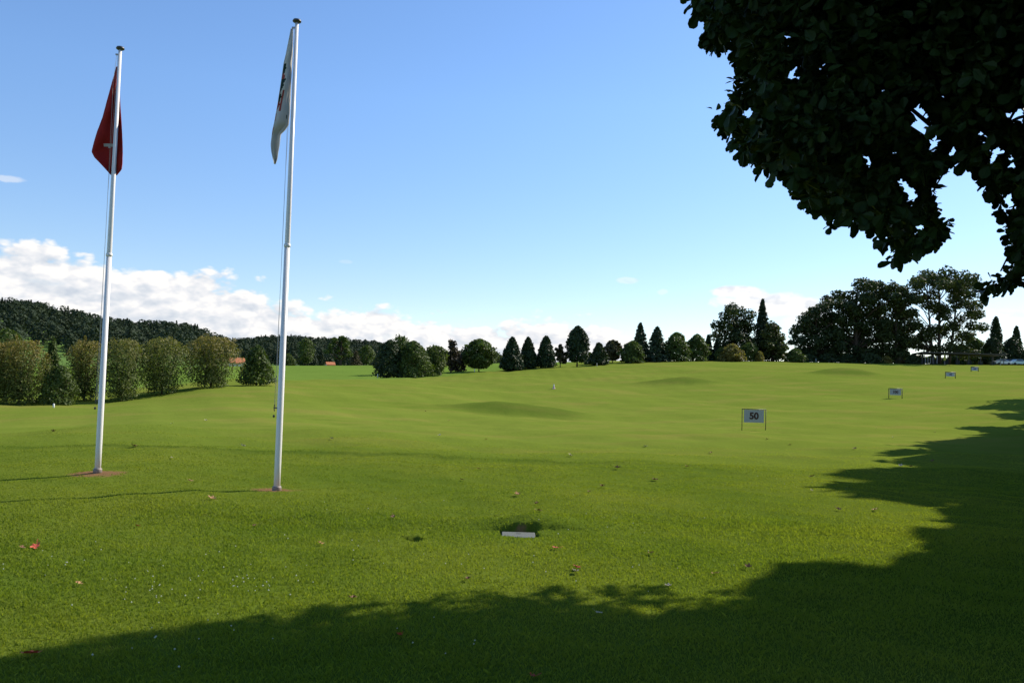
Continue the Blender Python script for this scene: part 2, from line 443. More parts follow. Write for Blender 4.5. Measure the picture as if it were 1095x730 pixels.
# ------------------------------------------------------------------ foliage generators
def quads_from(pos, nrm, size, asp=1.4, droop=0.0, jit=.75):
    """one small folded quad per position"""
    n = len(pos)
    rnd = rng.normal(size=(n, 3)); nn = nrm + rnd * jit; nn /= np.linalg.norm(nn, axis=1)[:, None] + 1e-9
    t = np.cross(nn, rng.normal(size=(n, 3))); t[:, 2] -= droop; t /= np.linalg.norm(t, axis=1)[:, None] + 1e-9
    b = np.cross(nn, t); b /= np.linalg.norm(b, axis=1)[:, None] + 1e-9
    s = (size * (.6 + .8 * rng.random(n)))[:, None] if not np.isscalar(size) else size * (.6 + .8 * rng.random(n))[:, None]
    v = np.empty((n, 4, 3))
    v[:, 0] = pos - t * s * asp * .5; v[:, 1] = pos + b * s * .5 + nn * s * .12; v[:, 2] = pos + t * s * asp * .5; v[:, 3] = pos - b * s * .5 + nn * s * .1
    f = np.arange(n * 4).reshape(n, 4)
    return v.reshape(-1, 3), f

def unit(n):
    d = rng.normal(size=(n, 3)); return d / np.linalg.norm(d, axis=1)[:, None]

def profile_crown(H, W, prof, n, size, z0=.0, lump=.18, asp=1.4, droop=0.0, freq=5, layers=0):
    """leaf cloud filling a body of revolution with an uneven skin"""
    t = rng.random(n) ** .9; th = rng.random(n) * 2 * np.pi
    ph = rng.random(6) * 6.28
    k = 1 + lump * (np.sin(th * 3 + t * freq * 2 + ph[0]) * .5 + np.sin(th * 5 - t * freq * 3 + ph[1]) * .35 + np.sin(th * 2 + t * freq + ph[2]) * .4 + np.sin(th * 9 + t * freq * 6 + ph[3]) * .3)
    rad = prof(t) * W / 2 * k
    if not layers:
        for _ in range(46):      # boughs that stand proud of the outline, and hollows between them
            ti, hi = rng.random() ** .8, rng.random() * 6.283; dth = (th - hi + np.pi) % (2 * np.pi) - np.pi
            rad *= 1 + rng.uniform(-.16, .26) * np.exp(-((t - ti) / .07) ** 2 - (dth / .32) ** 2)
    if layers:
        rad *= .72 + .42 * ((t * layers + .15 * np.sin(th * 4 + ph[4]) + .1 * np.sin(th * 9)) % 1.0 < .55)
    depth = 1 - .45 * rng.random(n) ** 1.6
    rr = rad * depth + rng.normal(size=n) * W * .02
    z = z0 + t * (H - z0) + rng.normal(size=n) * H * .008 - (rr * .25 if layers else 0)
    z = np.maximum(z, .02)
    pos = np.c_[np.cos(th) * rr, np.sin(th) * rr, z]
    nrm = np.c_[np.cos(th), np.sin(th), .35 + .3 * rng.random(n)]
    return quads_from(pos, nrm, size, asp, droop)

def blob_crown(blobs, n, size, asp=1.3):
    w = np.array([b[3] ** 2 for b in blobs]); w /= w.sum(); idx = rng.choice(len(blobs), n, p=w)
    c = np.array([b[:3] for b in blobs])[idx]; r = np.array([b[3] for b in blobs])[idx]
    d = unit(n); ph = rng.random(len(blobs))[idx] * 6.28
    # sub-clumps make the skin of each bough uneven
    k = .82 + .16 * np.sin(d[:, 0] * 6 + ph) * np.sin(d[:, 1] * 6 + ph * 2) + .13 * np.sin(d[:, 2] * 8 + ph) + .07 * np.sin(d[:, 0] * 15 + d[:, 2] * 13 + ph)
    rr = r * k * (1 - .5 * rng.random(n) ** 2)
    pos = c + d * rr[:, None] * np.array([1, 1, .8]); return quads_from(pos, d + [0, 0, .4], size, asp)

def trunk_mb(H, r, lean=(0, 0), mb=None, n=8):
    mb = mb or MB(); k = 6
    pts = [(lean[0] * (i / k) ** 1.3 + .05 * r * math.sin(i * 2.1), lean[1] * (i / k) ** 1.3, -0.15 + (H + .15) * i / k) for i in range(k + 1)]
    mb.tube(pts, [r * (1.35 if i == 0 else 1) * (1 - .55 * i / k) for i in range(k + 1)], n); return mb

M_BARK = simple('bark', (.075, .055, .04), .9, var=.4, scale=3, bump=.6, spec=.1)
M_BARK_L = simple('pale_bark', (.14, .12, .09), .9, var=.4, scale=3, bump=.6, spec=.1)
P_ROUND = lambda t: np.sqrt(np.clip(1 - (2 * t - .95) ** 2 * .95, 0, 1)) * .98
P_SHRUB = lambda t: np.clip(.55 + 1.1 * t, 0, 1) * np.clip((1.04 - t) / .3, 0, 1) ** .45
P_EGG = lambda t: np.clip(t / .12 + .45, 0, 1) * np.clip(1.0 - t, 0, 1) ** .62 * 1.12
P_CONE = lambda t: np.clip(1.02 - t, 0, 1) ** .85 * np.clip(t / .05 + .6, 0, 1)
P_COL = lambda t: np.clip(t / .2 + .5, 0, 1) * np.clip((1 - t) / .45, 0, 1) ** .55
P_DOME = lambda t: np.clip(1 - t ** 2.2, 0, 1) ** .6 * np.clip(t / .08 + .75, 0, 1)

LM = {
 'olive':  leafmat('olive_leaf', (.070, .095, .020), (.13, .15, .034), .35, tip=(.29, .20, .05), tipz=(.4, 1.1)),
 'olive2': leafmat('olive_leaf_pale', (.085, .110, .024), (.15, .175, .042), .35, tip=(.28, .21, .06), tipz=(.6, 1.3)),
 'green':  leafmat('mid_green_leaf', (.045, .072, .012), (.105, .14, .028), .3),
 'light':  leafmat('light_green_leaf', (.06, .09, .018), (.13, .16, .035), .35),
 'dark':   leafmat('dark_green_leaf', (.018, .032, .009), (.045, .066, .016), .15),
 'thuja':  leafmat('thuja_leaf', (.014, .030, .009), (.036, .058, .014), .1),
 'spruce': leafmat('spruce_needle', (.016, .030, .011), (.040, .060, .020), .08),
 'red':    leafmat('copper_leaf', (.032, .030, .016), (.075, .052, .028), .2),
 'brown':  leafmat('bronze_leaf', (.035, .038, .014), (.10, .075, .025), .2),
 'yellow': leafmat('yellow_leaf', (.14, .13, .030), (.30, .23, .055), .35),
 'big':    leafmat('park_tree_leaf', (.022, .036, .010), (.055, .075, .018), .2, clump=.4),
 'bigl':   leafmat('park_tree_leaf_pale', (.034, .048, .012), (.080, .098, .024), .25, clump=.4),
 'forest': leafmat('forest_leaf', (.028, .044, .024), (.046, .062, .032), .12, gloss=.05, clump=.02),
}

def make_tree(name, label, px, py, D, top, wpx, kind, mat, n=2600, cat='tree', group=None, trunk=.12, dx=0):
    base = G(px, py, D); H = D / 890 * (py - top) ; W = wpx * D / 890
    ztop = P(px, top, D)[2]; H = ztop - base[2]
    root = empty(name, base, rng.random() * 0.0)
    tag(root, label, cat, group)
    s = D / 890 * 2.0                     # leaf tuft size
    s = max(.10, min(s, .42))
    lm = LM[mat]
    if kind == 'shrub':
        n = int(n * 1.7); s *= .72
        v, f = profile_crown(H * .96, W, P_SHRUB, n // 2, s * .8, .05, .24, 1.9, .0, 5)
        V2 = [v]; F2 = [f]; o_ = len(v)
        for _ in range(26):      # upright shoots, each its own spray
            a = rng.random() * 6.28; q = rng.uniform(.15, .50) * W; hh = H * rng.uniform(.75, 1.04) * (1.05 - .45 * (q / W) ** 1.5); m_ = max(8, n // 30)
            tt = rng.random(m_) ** .8; sp = W * rng.uniform(.05, .09) * (1.25 - tt)
            pos = np.c_[math.cos(a) * q * (.45 + .6 * tt) + rng.normal(size=m_) * sp, math.sin(a) * q * (.45 + .6 * tt) + rng.normal(size=m_) * sp, hh * (.08 + .92 * tt)]
            v2, f2 = quads_from(pos, np.c_[np.full(m_, math.cos(a)), np.full(m_, math.sin(a)), np.full(m_, .4)], s * .7, 2.0)
            V2.append(v2); F2.append(f2 + o_); o_ += len(v2)
        v, f = np.vstack(V2), np.vstack(F2)
    elif kind == 'round':   v, f = profile_crown(H, W, P_ROUND, n, s, .12 * H, .30)
    elif kind == 'dome':    v, f = profile_crown(H, W, P_DOME, int(n * 1.4), s * .8, .02 * H, .30)
    elif kind == 'egg':     v, f = profile_crown(H, W, P_EGG, n, s * .85, .02 * H, .12, 1.8, .3)
    elif kind == 'cone':    v, f = profile_crown(H, W, P_CONE, n, s * .9, .02 * H, .20, 1.8, .3, layers=max(5, int(H * 1.3)))
    elif kind == 'column':  v, f = profile_crown(H, W, P_COL, n, s * .85, .12 * H, .16, 1.6)
    elif kind == 'ragged':
        bl = [(rng.normal() * W * .2 * (1.1 - q), rng.normal() * W * .2 * (1.1 - q), H * (.25 + .68 * q) , W * (.28 - .15 * q) * (.8 + .4 * rng.random())) for q in np.linspace(0, .93, 12)]
        bl += [(rng.uniform(-.4, .4) * W, rng.uniform(-.3, .3) * W, H * rng.uniform(.3, .75), W * .15) for _ in range(9)]
        v, f = blob_crown(bl, n, s)
    else:
        raise ValueError(kind)
    link('crown', np_mesh('crown', v, f), lm, root)
    tb = trunk_mb(H * (.85 if kind != 'shrub' else .6), trunk * max(.5, H / 7))
    if kind in ('shrub', 'round', 'dome', 'ragged'):
        for q in range(5):
            a = q * 1.26 + rng.random(); e = H * rng.uniform(.5, .8); tb.tube([(0, 0, H * .08), (math.cos(a) * W * .14, math.sin(a) * W * .14, H * .35), (math.cos(a) * W * .3, math.sin(a) * W * .3, e)], [trunk * .5, trunk * .35, trunk * .12], 5)
    tb.build('trunk', M_BARK, root, True)
    return root

T = make_tree
GL = 'shrubs along the left edge of the lawn'
T('leafy_shrub', 'olive bush cut off by the left edge of the picture, with a paler dome behind', -6, 432, 60, 364, 40, 'shrub', 'olive', 3200, 'shrub', GL)
T('leafy_shrub', 'big olive bush with bronze shoots, leftmost whole bush of the lawn edge', 20, 433, 60.5, 361, 52, 'shrub', 'olive', 5200, 'shrub', GL)
T('conifer_tree', 'slim loose conifer with open branches rising between two olive bushes at far left', 53, 428, 62.5, 361, 30, 'cone', 'green', 3000, 'tree', GL)
T('leafy_shrub', 'low rounded dark bush in front of the slim loose conifer at far left', 63, 431, 60.5, 391, 34, 'dome', 'green', 3000, 'shrub', GL)
T('leafy_shrub', 'bronze topped bush directly left of the flagpole with the red flag', 90, 426, 66, 362, 42, 'shrub', 'olive', 3600, 'shrub', GL)
T('leafy_shrub', 'bronze topped bush just right of the flagpole with the red flag', 130, 427, 65, 361, 48, 'shrub', 'olive2', 4200, 'shrub', GL)
T('leafy_shrub', 'bronze topped bush two bushes left of the dark low conifer', 173, 422, 68, 360, 56, 'shrub', 'olive2', 4600, 'shrub', GL)
T('leafy_shrub', 'round bronze topped bush standing free, next to the dark low conifer', 225, 416.5, 71, 358, 57, 'shrub', 'olive', 4800, 'shrub', GL)
T('conifer_shrub', 'low dark green pyramidal conifer at the end of the left shrub row', 274, 412.5, 76, 370, 38, 'egg', 'green', 3800, 'shrub', GL)
T('leafy_tree', 'taller yellow green tree peeping over the far left bushes', 4, 425, 84, 352, 40, 'round', 'green', 3000, 'tree')
T('leafy_tree', 'second yellow green crown peeping over the leftmost whole bush', -25, 425, 84, 349, 40, 'round', 'light', 2600, 'tree')

GM = 'trees in the row across the middle of the lawn'
T('leafy_tree', 'dense dark rounded tree at the left end of the middle row', 416, 403.5, 130, 364, 30, 'dome', 'dark', 3800, 'tree', GM)
T('leafy_tree', 'pale green upright tree behind the left end of the middle row', 427, 401, 140, 358, 20, 'shrub', 'green', 1800, 'tree', GM)
T('leafy_tree', 'broad olive green bush tree, second from the left end of the middle row', 441, 403, 131, 365, 36, 'dome', 'green', 4200, 'tree', GM)
T('leafy_tree', 'short light green upright tree left of the ragged dark purple tree', 466, 401, 136, 369, 22, 'shrub', 'light', 2600, 'tree', GM)
T('copper_tree', 'ragged dark purple tree with open twiggy top in the middle row', 482, 400, 142, 360, 24, 'ragged', 'red', 1500, 'tree', GM)
T('copper_tree', 'low dark copper bush just right of the ragged dark purple tree', 489, 399, 146, 376, 18, 'dome', 'red', 1300, 'tree', GM)
T('leafy_tree', 'round green tree with pointed top standing alone right of the purple tree', 512, 398.5, 145, 363, 33, 'round', 'green', 4200, 'tree', GM)
T('thuja', 'dark teardrop conifer, left one of the three close together', 547, 395.5, 150, 361, 24, 'egg', 'thuja', 3600, 'tree', GM)
T('thuja', 'dark narrow teardrop conifer, middle one of the three close together', 564, 394.5, 153, 361, 19, 'egg', 'thuja', 3000, 'tree', GM)
T('thuja', 'dark teardrop conifer, right one of the three close together', 583, 394, 154, 360, 22, 'egg', 'thuja', 3400, 'tree', GM)
T('copper_tree', 'small reddish brown leafy tree left of the tall dark column tree', 599, 392.5, 159, 366, 15, 'ragged', 'brown', 1500, 'tree', GM)
T('column_tree', 'tall dark oval column tree, highest of the middle row', 617, 392, 160, 349, 23, 'column', 'thuja', 4200, 'tree', GM)
T('leafy_shrub', 'thin light green bush tucked beside the tall dark column tree', 630, 389.5, 172, 377, 10, 'dome', 'light', 600, 'shrub', GM)
T('leafy_tree', 'low pyramidal dark green tree right of the tall dark column tree', 640, 389.5, 168, 367, 20, 'egg', 'dark', 2600, 'tree', GM)
T('leafy_tree', 'small brownish green tree between the low pyramid and the round bush', 655, 388.5, 176, 364, 17, 'round', 'brown', 2000, 'tree', GM)
T('leafy_tree', 'round green bush tree in front of the pair of tall dark spruces', 676, 388.5, 174, 365, 24, 'dome', 'green', 3200, 'tree', GM)
T('spruce', 'tall dark spruce, left of the pair behind the round green bush', 684, 387.5, 184, 346, 26, 'cone', 'spruce', 3200, 'tree', GM)
T('spruce', 'broad dark spruce, right of the pair behind the round green bush', 702, 387.5, 182, 350, 30, 'cone', 'spruce', 3600, 'tree', GM)
T('leafy_tree', 'broad rounded olive green tree right of the pair of dark spruces', 723, 387, 184, 356, 27, 'dome', 'green', 3400, 'tree', GM)
T('leafy_tree', 'rounded green tree beside the two small dark conifers', 745, 386.5, 188, 358, 23, 'dome', 'green', 3000, 'tree', GM)
T('spruce', 'small dark conifer, left of two between green tree and yellow bush', 757, 386, 194, 359, 13, 'cone', 'spruce', 1600, 'tree', GM)
T('spruce', 'smaller dark conifer directly left of the yellow bush', 766, 386, 194, 364, 13, 'cone', 'spruce', 1500, 'tree', GM)
GY = 'bushes at the foot of the park trees'
T('leafy_shrub', 'round yellow autumn bush at the foot of the tall oak', 783, 386, 190, 368, 23, 'dome', 'yellow', 2400, 'shrub', GY)
T('leafy_shrub', 'low green bush left of the yellow autumn bush', 771, 386, 192, 372, 12, 'dome', 'light', 1000, 'shrub', GY)
T('leafy_shrub', 'dark green round bush between yellow bush and spruce', 801, 386, 193, 367, 20, 'dome', 'green', 2200, 'shrub', GY)
T('leafy_shrub', 'small yellow green bush below the tall narrow spruce', 812, 386.5, 191, 376, 9, 'dome', 'yellow', 600, 'shrub', GY)
T('leafy_shrub', 'grey green rounded bush in the gap left of the park trees', 850, 387.5, 196, 373, 19, 'dome', 'green', 1800, 'shrub', GY)

# ---- the big park trees: trunk, limbs and a crown of separate boughs
def big_tree(name, label, px, py, D, top, wpx, blobs, mat, n, leaf, bark=M_BARK, trunks=None, group=None, rt=.45):
    """blobs: (dx px, y px, radius px) offsets as boughs, given their own depth"""
    base = G(px, py, D); root = empty(name, base); tag(root, label, 'tree', group)
    k = D / 890; bl = []
    br_k = 1.55 if name == 'ash_tree' else 1.0
    for (bx, by, br) in blobs:
        br = br * br_k
        c = P(px + bx, by, D); d = rng.uniform(-.55, .55) * wpx * k * .5
        bl.append((c[0] - base[0], d, c[2] - base[2], br * k))
        bl.append((c[0] - base[0] + rng.normal() * br * k * .4, d + rng.choice([-1, 1]) * wpx * k * .25, c[2] - base[2] - br * k * .3, br * k * .85))
    v, f = blob_crown(bl, n, leaf)
    f_, v_ = f, v
    link('crown', np_mesh('crown', v_, f_), LM[mat], root)
    zs = [b[2] for b in bl]; Hc = max(zs)
    tb = MB()
    for (tx, r0) in (trunks or [(0, rt)]):
        x0 = tx * k
        pts = [(x0 * (.5 + .5 * q), 0, -.2 + Hc * .8 * q) for q in np.linspace(0, 1, 7)]
        tb.tube(pts, [r0 * (1 - .6 * q) * (1.3 if q == 0 else 1) for q in np.linspace(0, 1, 7)], 9)
    tb.build('trunk', bark, root, True)
    lb = MB(); tr = trunks or [(0, rt)]
    for b in bl:
        tx, r0 = min(tr, key=lambda q: abs(q[0] * k - b[0])); x0 = tx * k
        zt = max(Hc * .15, b[2] - abs(b[0] - x0) * .7 - Hc * .12)
        q = zt / (Hc * .8); xs = x0 * (.5 + .5 * min(q, 1))
        mid = ((xs + b[0]) / 2, b[1] * .45, (zt + b[2]) / 2 + .1 * (b[2] - zt))
        lb.tube([(xs, 0, min(zt, Hc * .8)), mid, (b[0], b[1], b[2])], [r0 * .38, r0 * .26, r0 * .08], 6)
    lb.build('limbs', bark, root, True)
    return root

GP = 'tall park trees on the crest'
big_tree('oak_tree', 'tall broad dark oak left of the narrow spruce on the crest', 787, 386, 200, 321, 46,
  [(-2,328,8),(-9,335,9),(6,334,9),(-13,345,9),(0,345,11),(11,344,9),(-14,356,9),(-3,357,12),(10,356,10),(16,350,7),(-15,366,8),(-4,369,11),(9,368,11),(15,364,8),(-12,376,7),(4,378,8),(-17,350,5),(14,374,7)], 'big', 9000, .40, group=GP)
T('spruce', 'narrow spruce with thin spire top between oak and rounded tree', 814.5, 386, 202, 321, 24, 'cone', 'spruce', 4200, 'tree', GP, .2)
big_tree('round_tree', 'rounded dark tree directly right of the narrow spruce', 826, 386.5, 199, 342, 30,
  [(-3,349,7),(4,352,7),(-8,357,8),(2,359,9),(9,361,7),(-9,368,8),(0,369,10),(10,371,8),(-7,378,7),(5,379,8),(13,378,5)], 'bigl', 6000, .38, group=GP)
big_tree('lime_tree', 'dark park tree at the left end of the long dark clump', 872, 388, 212, 322, 48,
  [(-14,342,9),(-6,335,9),(4,330,9),(13,325,8),(-18,352,8),(-6,349,12),(8,343,12),(17,338,9),(-19,363,8),(-9,364,11),(6,360,13),(17,355,11),(-17,374,9),(-4,376,11),(10,374,12),(20,370,10),(-24,366,4),(-12,382,6)], 'big', 13000, .42, group=GP)
big_tree('lime_tree', 'tallest dark park tree in the middle of the long dark clump', 915, 388, 214, 298, 62,
  [(0,306,10),(12,303,9),(22,306,8),(-14,315,10),(-3,318,12),(12,318,13),(25,317,10),(-22,326,9),(-10,330,12),(6,333,14),(22,331,12),(-24,340,10),(-8,346,14),(10,348,14),(26,345,11),(-22,357,12),(-4,361,14),(14,362,14),(28,360,11),(-20,373,11),(-3,376,12),(14,377,12),(27,375,10)], 'big', 21000, .44, group=GP, rt=.6)
big_tree('lime_tree', 'dark park tree at the right end of the long dark clump', 958, 388, 213, 302, 44,
  [(-6,307,8),(3,311,8),(-14,314,8),(11,320,8),(-4,322,11),(-15,330,10),(5,333,11),(15,334,8),(-8,344,12),(8,347,12),(17,350,7),(-14,357,11),(3,361,12),(14,364,8),(-12,373,10),(3,376,11),(13,377,8)], 'bigl', 14000, .42, group=GP)
big_tree('ash_tree', 'open crowned park tree with bare trunks showing sky between', 1005, 389, 214, 288, 70,
  [(-7,294,7),(3,293,7),(-17,297,6),(13,299,7),(-27,303,7),(-12,305,7),(5,304,7),(24,303,7),(34,303,7),(-22,314,7),(-6,315,6),(12,314,7),(29,313,7),(-30,352,6),(-14,360,6),(12,350,6),(28,358,6),(-5,352,5),(0,332,6),(-34,366,6),(2,372,6),(-29,322,5),(-12,326,6),(3,328,5),(19,325,6),(34,323,6),(-21,335,5),(-3,340,4),(24,336,6),(36,337,5),(-26,346,6),(-11,351,4),(15,347,5),(31,349,6),(-20,358,5),(4,358,4),(20,360,5),(36,358,4),(-24,369,5),(-8,371,5),(10,372,5),(26,368,4),(-30,380,5),(32,378,5)], 'bigl', 19000, .44, trunks=[(-14,.36),(-1,.45),(19,.36)], group=GP)
T('leafy_tree', 'light green small tree behind the flat roofed shelter', 1043, 389.5, 222, 362, 26, 'dome', 'green', 2600, 'tree', GP)
T('leafy_tree', 'pale green low bush behind the middle of the flat roofed shelter', 1028, 389.5, 226, 369, 24, 'dome', 'light', 1800, 'shrub', GP)
T('cypress', 'tall narrow poplar left of the other at far right', 1065, 389.5, 226, 339, 10.5, 'column', 'dark', 2600, 'tree', GP)
T('cypress', 'slim poplar nearest the right edge of the picture', 1087, 390, 228, 349, 8.5, 'column', 'dark', 2200, 'tree', GP)
T('leafy_tree', 'dark rounded tree at the right end of the flat roofed shelter', 1061, 389.5, 220, 361, 23, 'dome', 'dark', 2800, 'tree', GP)
T('leafy_tree', 'broad dark rounded tree above the parked cars at far right', 1083, 390, 226, 361, 27, 'dome', 'dark', 3200, 'tree', GP)
T('leafy_tree', 'dark tree cut off by the right edge of the picture', 1104, 391, 226, 366, 24, 'dome', 'dark', 2400, 'tree', GP)
GD = 'low bushes under the dark park clump'
for q, (px, top, w, m, lb) in enumerate([(865,379,16,'dark','low dark bush under the left end of the dark clump'),(885,378,20,'dark','low dark bush under the dark clump between its trunks at left'),(906,379,18,'dark','low dark bush below the tallest dark park tree'),
      (931,378,20,'dark','low dark bush right of the trunk of the tallest park tree'),(948,381,11,'yellow','small ochre bush in the shade under the dark clump'),(962,382,9,'brown','small bronze bush left of the flat roofed shelter'),(976,379,13,'dark','low dark bush at the left end of the flat roofed shelter')]):
    T('leafy_shrub', lb, px, 388.5, 206 + q % 3, top, w, 'dome', m, 900, 'shrub', GD)

def hedge(px0, px1, D, top, label, mat, n, dep=2.5):
    a = G(px0, 389, D); b_ = G(px1, 389, D); L_ = np.linalg.norm((b_ - a)[:2]); root = empty('hedge', (a + b_) / 2, math.atan2(b_[1] - a[1], b_[0] - a[0])); tag(root, label, 'hedge')
    h0 = P((px0 + px1) / 2, top, D)[2] - root.location[2]
    x = rng.uniform(-.5, .5, n) * L_; th = rng.uniform(0, math.pi, n); hh = h0 * (.85 + .12 * np.sin(x * .7) + .1 * np.sin(x * 1.9 + 1))
    k = 1 - .4 * rng.random(n) ** 2
    pos = np.c_[x, np.cos(th) * dep * k * .6, np.maximum(np.sin(th) ** .5 * hh * k * rng.random(n) ** .3, .1)]
    v, f = quads_from(pos, np.c_[np.zeros(n), np.cos(th), np.sin(th)], .5); link('foliage', np_mesh('foliage', v, f), LM[mat], root)
    for q in range(int(L_ / 4)):
        m = MB(); m.tube([(-L_ / 2 + 2 + q * 4, 0, -.2), (-L_ / 2 + 2 + q * 4, 0, h0 * .6)], .07, 6); m.build('stem', M_BARK, root)
hedge(846, 986, 224, 375, 'long dark hedge closing the view beneath the park trees', 'dark', 9000)
hedge(980, 1062, 226, 381, 'low green hedge behind the flat roofed shelter', 'green', 4000)
hedge(1056, 1112, 230, 379, 'dark hedge behind the parked cars', 'dark', 3000)

# backdrop trees behind the middle gap and far meadow trees at left
GF = 'trees in the far meadow'
T('leafy_tree', 'small round tree in the meadow right of the flagpole with the white flag', 327, 391, 296, 362, 17, 'round', 'green', 1800, 'tree', GF)
T('leafy_shrub', 'pale bush at the meadow edge close by the flagpole with the white flag', 308, 391, 290, 378, 14, 'dome', 'light', 900, 'shrub', GF)
T('leafy_tree', 'pale green tall tree right of the wide dark meadow tree', 392, 391, 300, 369, 15, 'round', 'green', 1500, 'tree', GF)
big_tree('leafy_tree', 'wide dark meadow tree with forked trunk and uneven crown', 364, 391, 292, 357, 30,
   [(0,361,4),(-6,364,4),(5,363,4),(-9,369,4),(0,368,5),(8,368,4),(-10,375,4),(-3,375,4),(6,374,4.5),(10,379,3),(-7,381,3),(3,381,3)], 'green', 3200, .5, group=GF, rt=.5)
for px, top, w, m, lb in [(405,371,16,'dark','dark round tree behind the left end of the middle row'),(448,369,18,'dark','dark tree seen behind the broad olive bush tree'),(496,375,16,'dark','low dark tree in the gap right of the purple tree'),(533,379,22,'dark','distant low tree left of the three teardrop conifers'),(380,375,12,'brown','small brownish tree between the two larger meadow trees')]:
    T('leafy_tree', lb, px, 391, 310, top, w, 'dome', m, 900, 'tree', GF)

# ------------------------------------------------------------------ hills with woods
HILL = [(-260,300),(-120,310),(0,327),(30,329),(60,333),(110,340),(160,346),(200,352),(228,363),(245,366),(262,363),(290,361),(340,366),(400,369),(440,374),(480,380),(540,386),(600,391),(700,400)]
_ha = np.array([azel(a, b)[0] for a, b in HILL]); _he = np.array([azel(a, b)[1] for a, b in HILL])
def ridge_dist(a): return 640 + 260 * sstep(-.38, -.30, a)
def hillz(a, r):
    """height of the hill at azimuth a, distance r"""
    rd = ridge_dist(a); top = 1.65 + np.interp(a, _ha, _he) * rd - 10.5
    r0 = 330 + 90 * sstep(-.38, -.30, a)
    f = sstep(r0, rd, r) * (1 - .55 * sstep(rd, rd * 1.7, r))
    base = np.where(a > -2, 5.0, 5.0)
    return base + np.maximum(top - base, -2) * f + 2.5 * np.sin(a * 31 + r * .01) * f
def build_hills():
    A = np.linspace(-1.5, .12, 240); Rr = np.linspace(318, 1500, 80)
    AA, RR = np.meshgrid(A, Rr); Z = hillz(AA, RR)
    Z = Z - 14 * (1 - sstep(318, 345, RR)) - 30 * sstep(.0, .12, AA)
    v = np.c_[(np.sin(AA) * RR).ravel(), (np.cos(AA) * RR).ravel(), Z.ravel()]
    n = len(A); i = np.arange(n - 1)[None] + np.arange(len(Rr) - 1)[:, None] * n
    return np_mesh('hills', v, np.c_[i.ravel(), i.ravel() + 1, i.ravel() + n + 1, i.ravel() + n], True)
tag(link('hills', build_hills(), simple('hill_meadow', (.10, .17, .035), .95, var=.3, scale=.02, spec=.1)), 'low hills behind the meadow at left', kind='structure')

def build_forest():
    V = []; Fc = []; off = 0
    N = 4200
    a = rng.uniform(-1.0, .03, N); r = 345 + (rng.random(N) ** .75) * 620
    rd = ridge_dist(a); r0 = 372 + 90 * sstep(-.38, -.30, a)
    ok = (r > r0) & (r < rd + 40)
    # an open meadow patch on the lower slope at far left
    ok &= ~((a > -.526) & (a < -.508) & (r < 410))
    a, r = a[ok], r[ok]
    z = hillz(a, r)
    # a row right on the ridge
    ar = np.linspace(-1.0, .0, 300) + rng.normal(size=300) * .001; rr = ridge_dist(ar) + rng.normal(size=300) * 8
    a = np.r_[a, ar]; r = np.r_[r, rr]; z = np.r_[z, hillz(ar, rr)]
    for i in range(len(a)):
        if a[i] < -.66 and rng.random() < .5: continue
        con = rng.random() < .14; h = rng.uniform(9, 13) * (1.1 if con else 1); w = h * (.42 if con else .8) * rng.uniform(.8, 1.2)
        m = 60 if a[i] < -.62 else 260
        t = rng.random(m) ** .8; th = rng.random(m) * 6.283
        rad = w / 2 * ((1 - t) ** .8 if con else np.sqrt(np.clip(1 - (2 * t - 1) ** 2, 0, 1)))
        k = (.8 + .3 * np.sin(th * 3 + t * 7 + i)) * (1 - .3 * rng.random(m))
        pos = np.c_[np.cos(th) * rad * k, np.sin(th) * rad * k, h * (.12 + .88 * t)]
        nrm = np.c_[np.cos(th), np.sin(th), .5 + t]
        v, f = quads_from(pos, nrm, .85 if not con else .7, jit=.45)
        v = v + [math.sin(a[i]) * r[i], math.cos(a[i]) * r[i], z[i]]
        V.append(v); Fc.append(f + off); off += len(v)
    return np_mesh('forest', np.vstack(V), np.vstack(Fc))
tag(link('forest', build_forest(), LM['forest']), 'dense dark woods covering the far hills at left', 'forest', kind='stuff')

# lone taller trees on the skyline at far left
GS = 'thin trees standing above the ridge line'
for px, h in [(17, 10), (21, 13), (27, 11), (33, 12), (38, 9)]:
    aa, ee = azel(px, 330); r = 650.0; zb = float(hillz(np.array(aa), np.array(r)))
    root = empty('ridge_tree', (math.sin(aa) * r, math.cos(aa) * r, zb))
    tag(root, 'thin tree with bare stem on the ridge at far left, sky showing through', 'tree', GS)
    H = h * .5 + 7.0; tb = MB(); tb.tube([(0, 0, 0), (.3, 0, H * .5), (0, 0, H)], [.35, .28, .1], 6); tb.build('trunk', M_BARK, root)
    bl = [(rng.normal() * 1.6, rng.normal() * 1.6, H * rng.uniform(.72, 1.0), rng.uniform(1.2, 2.2)) for _ in range(6)]
    v, f = blob_crown(bl, 260, .9); link('crown', np_mesh('crown', v, f), LM['forest'], root)

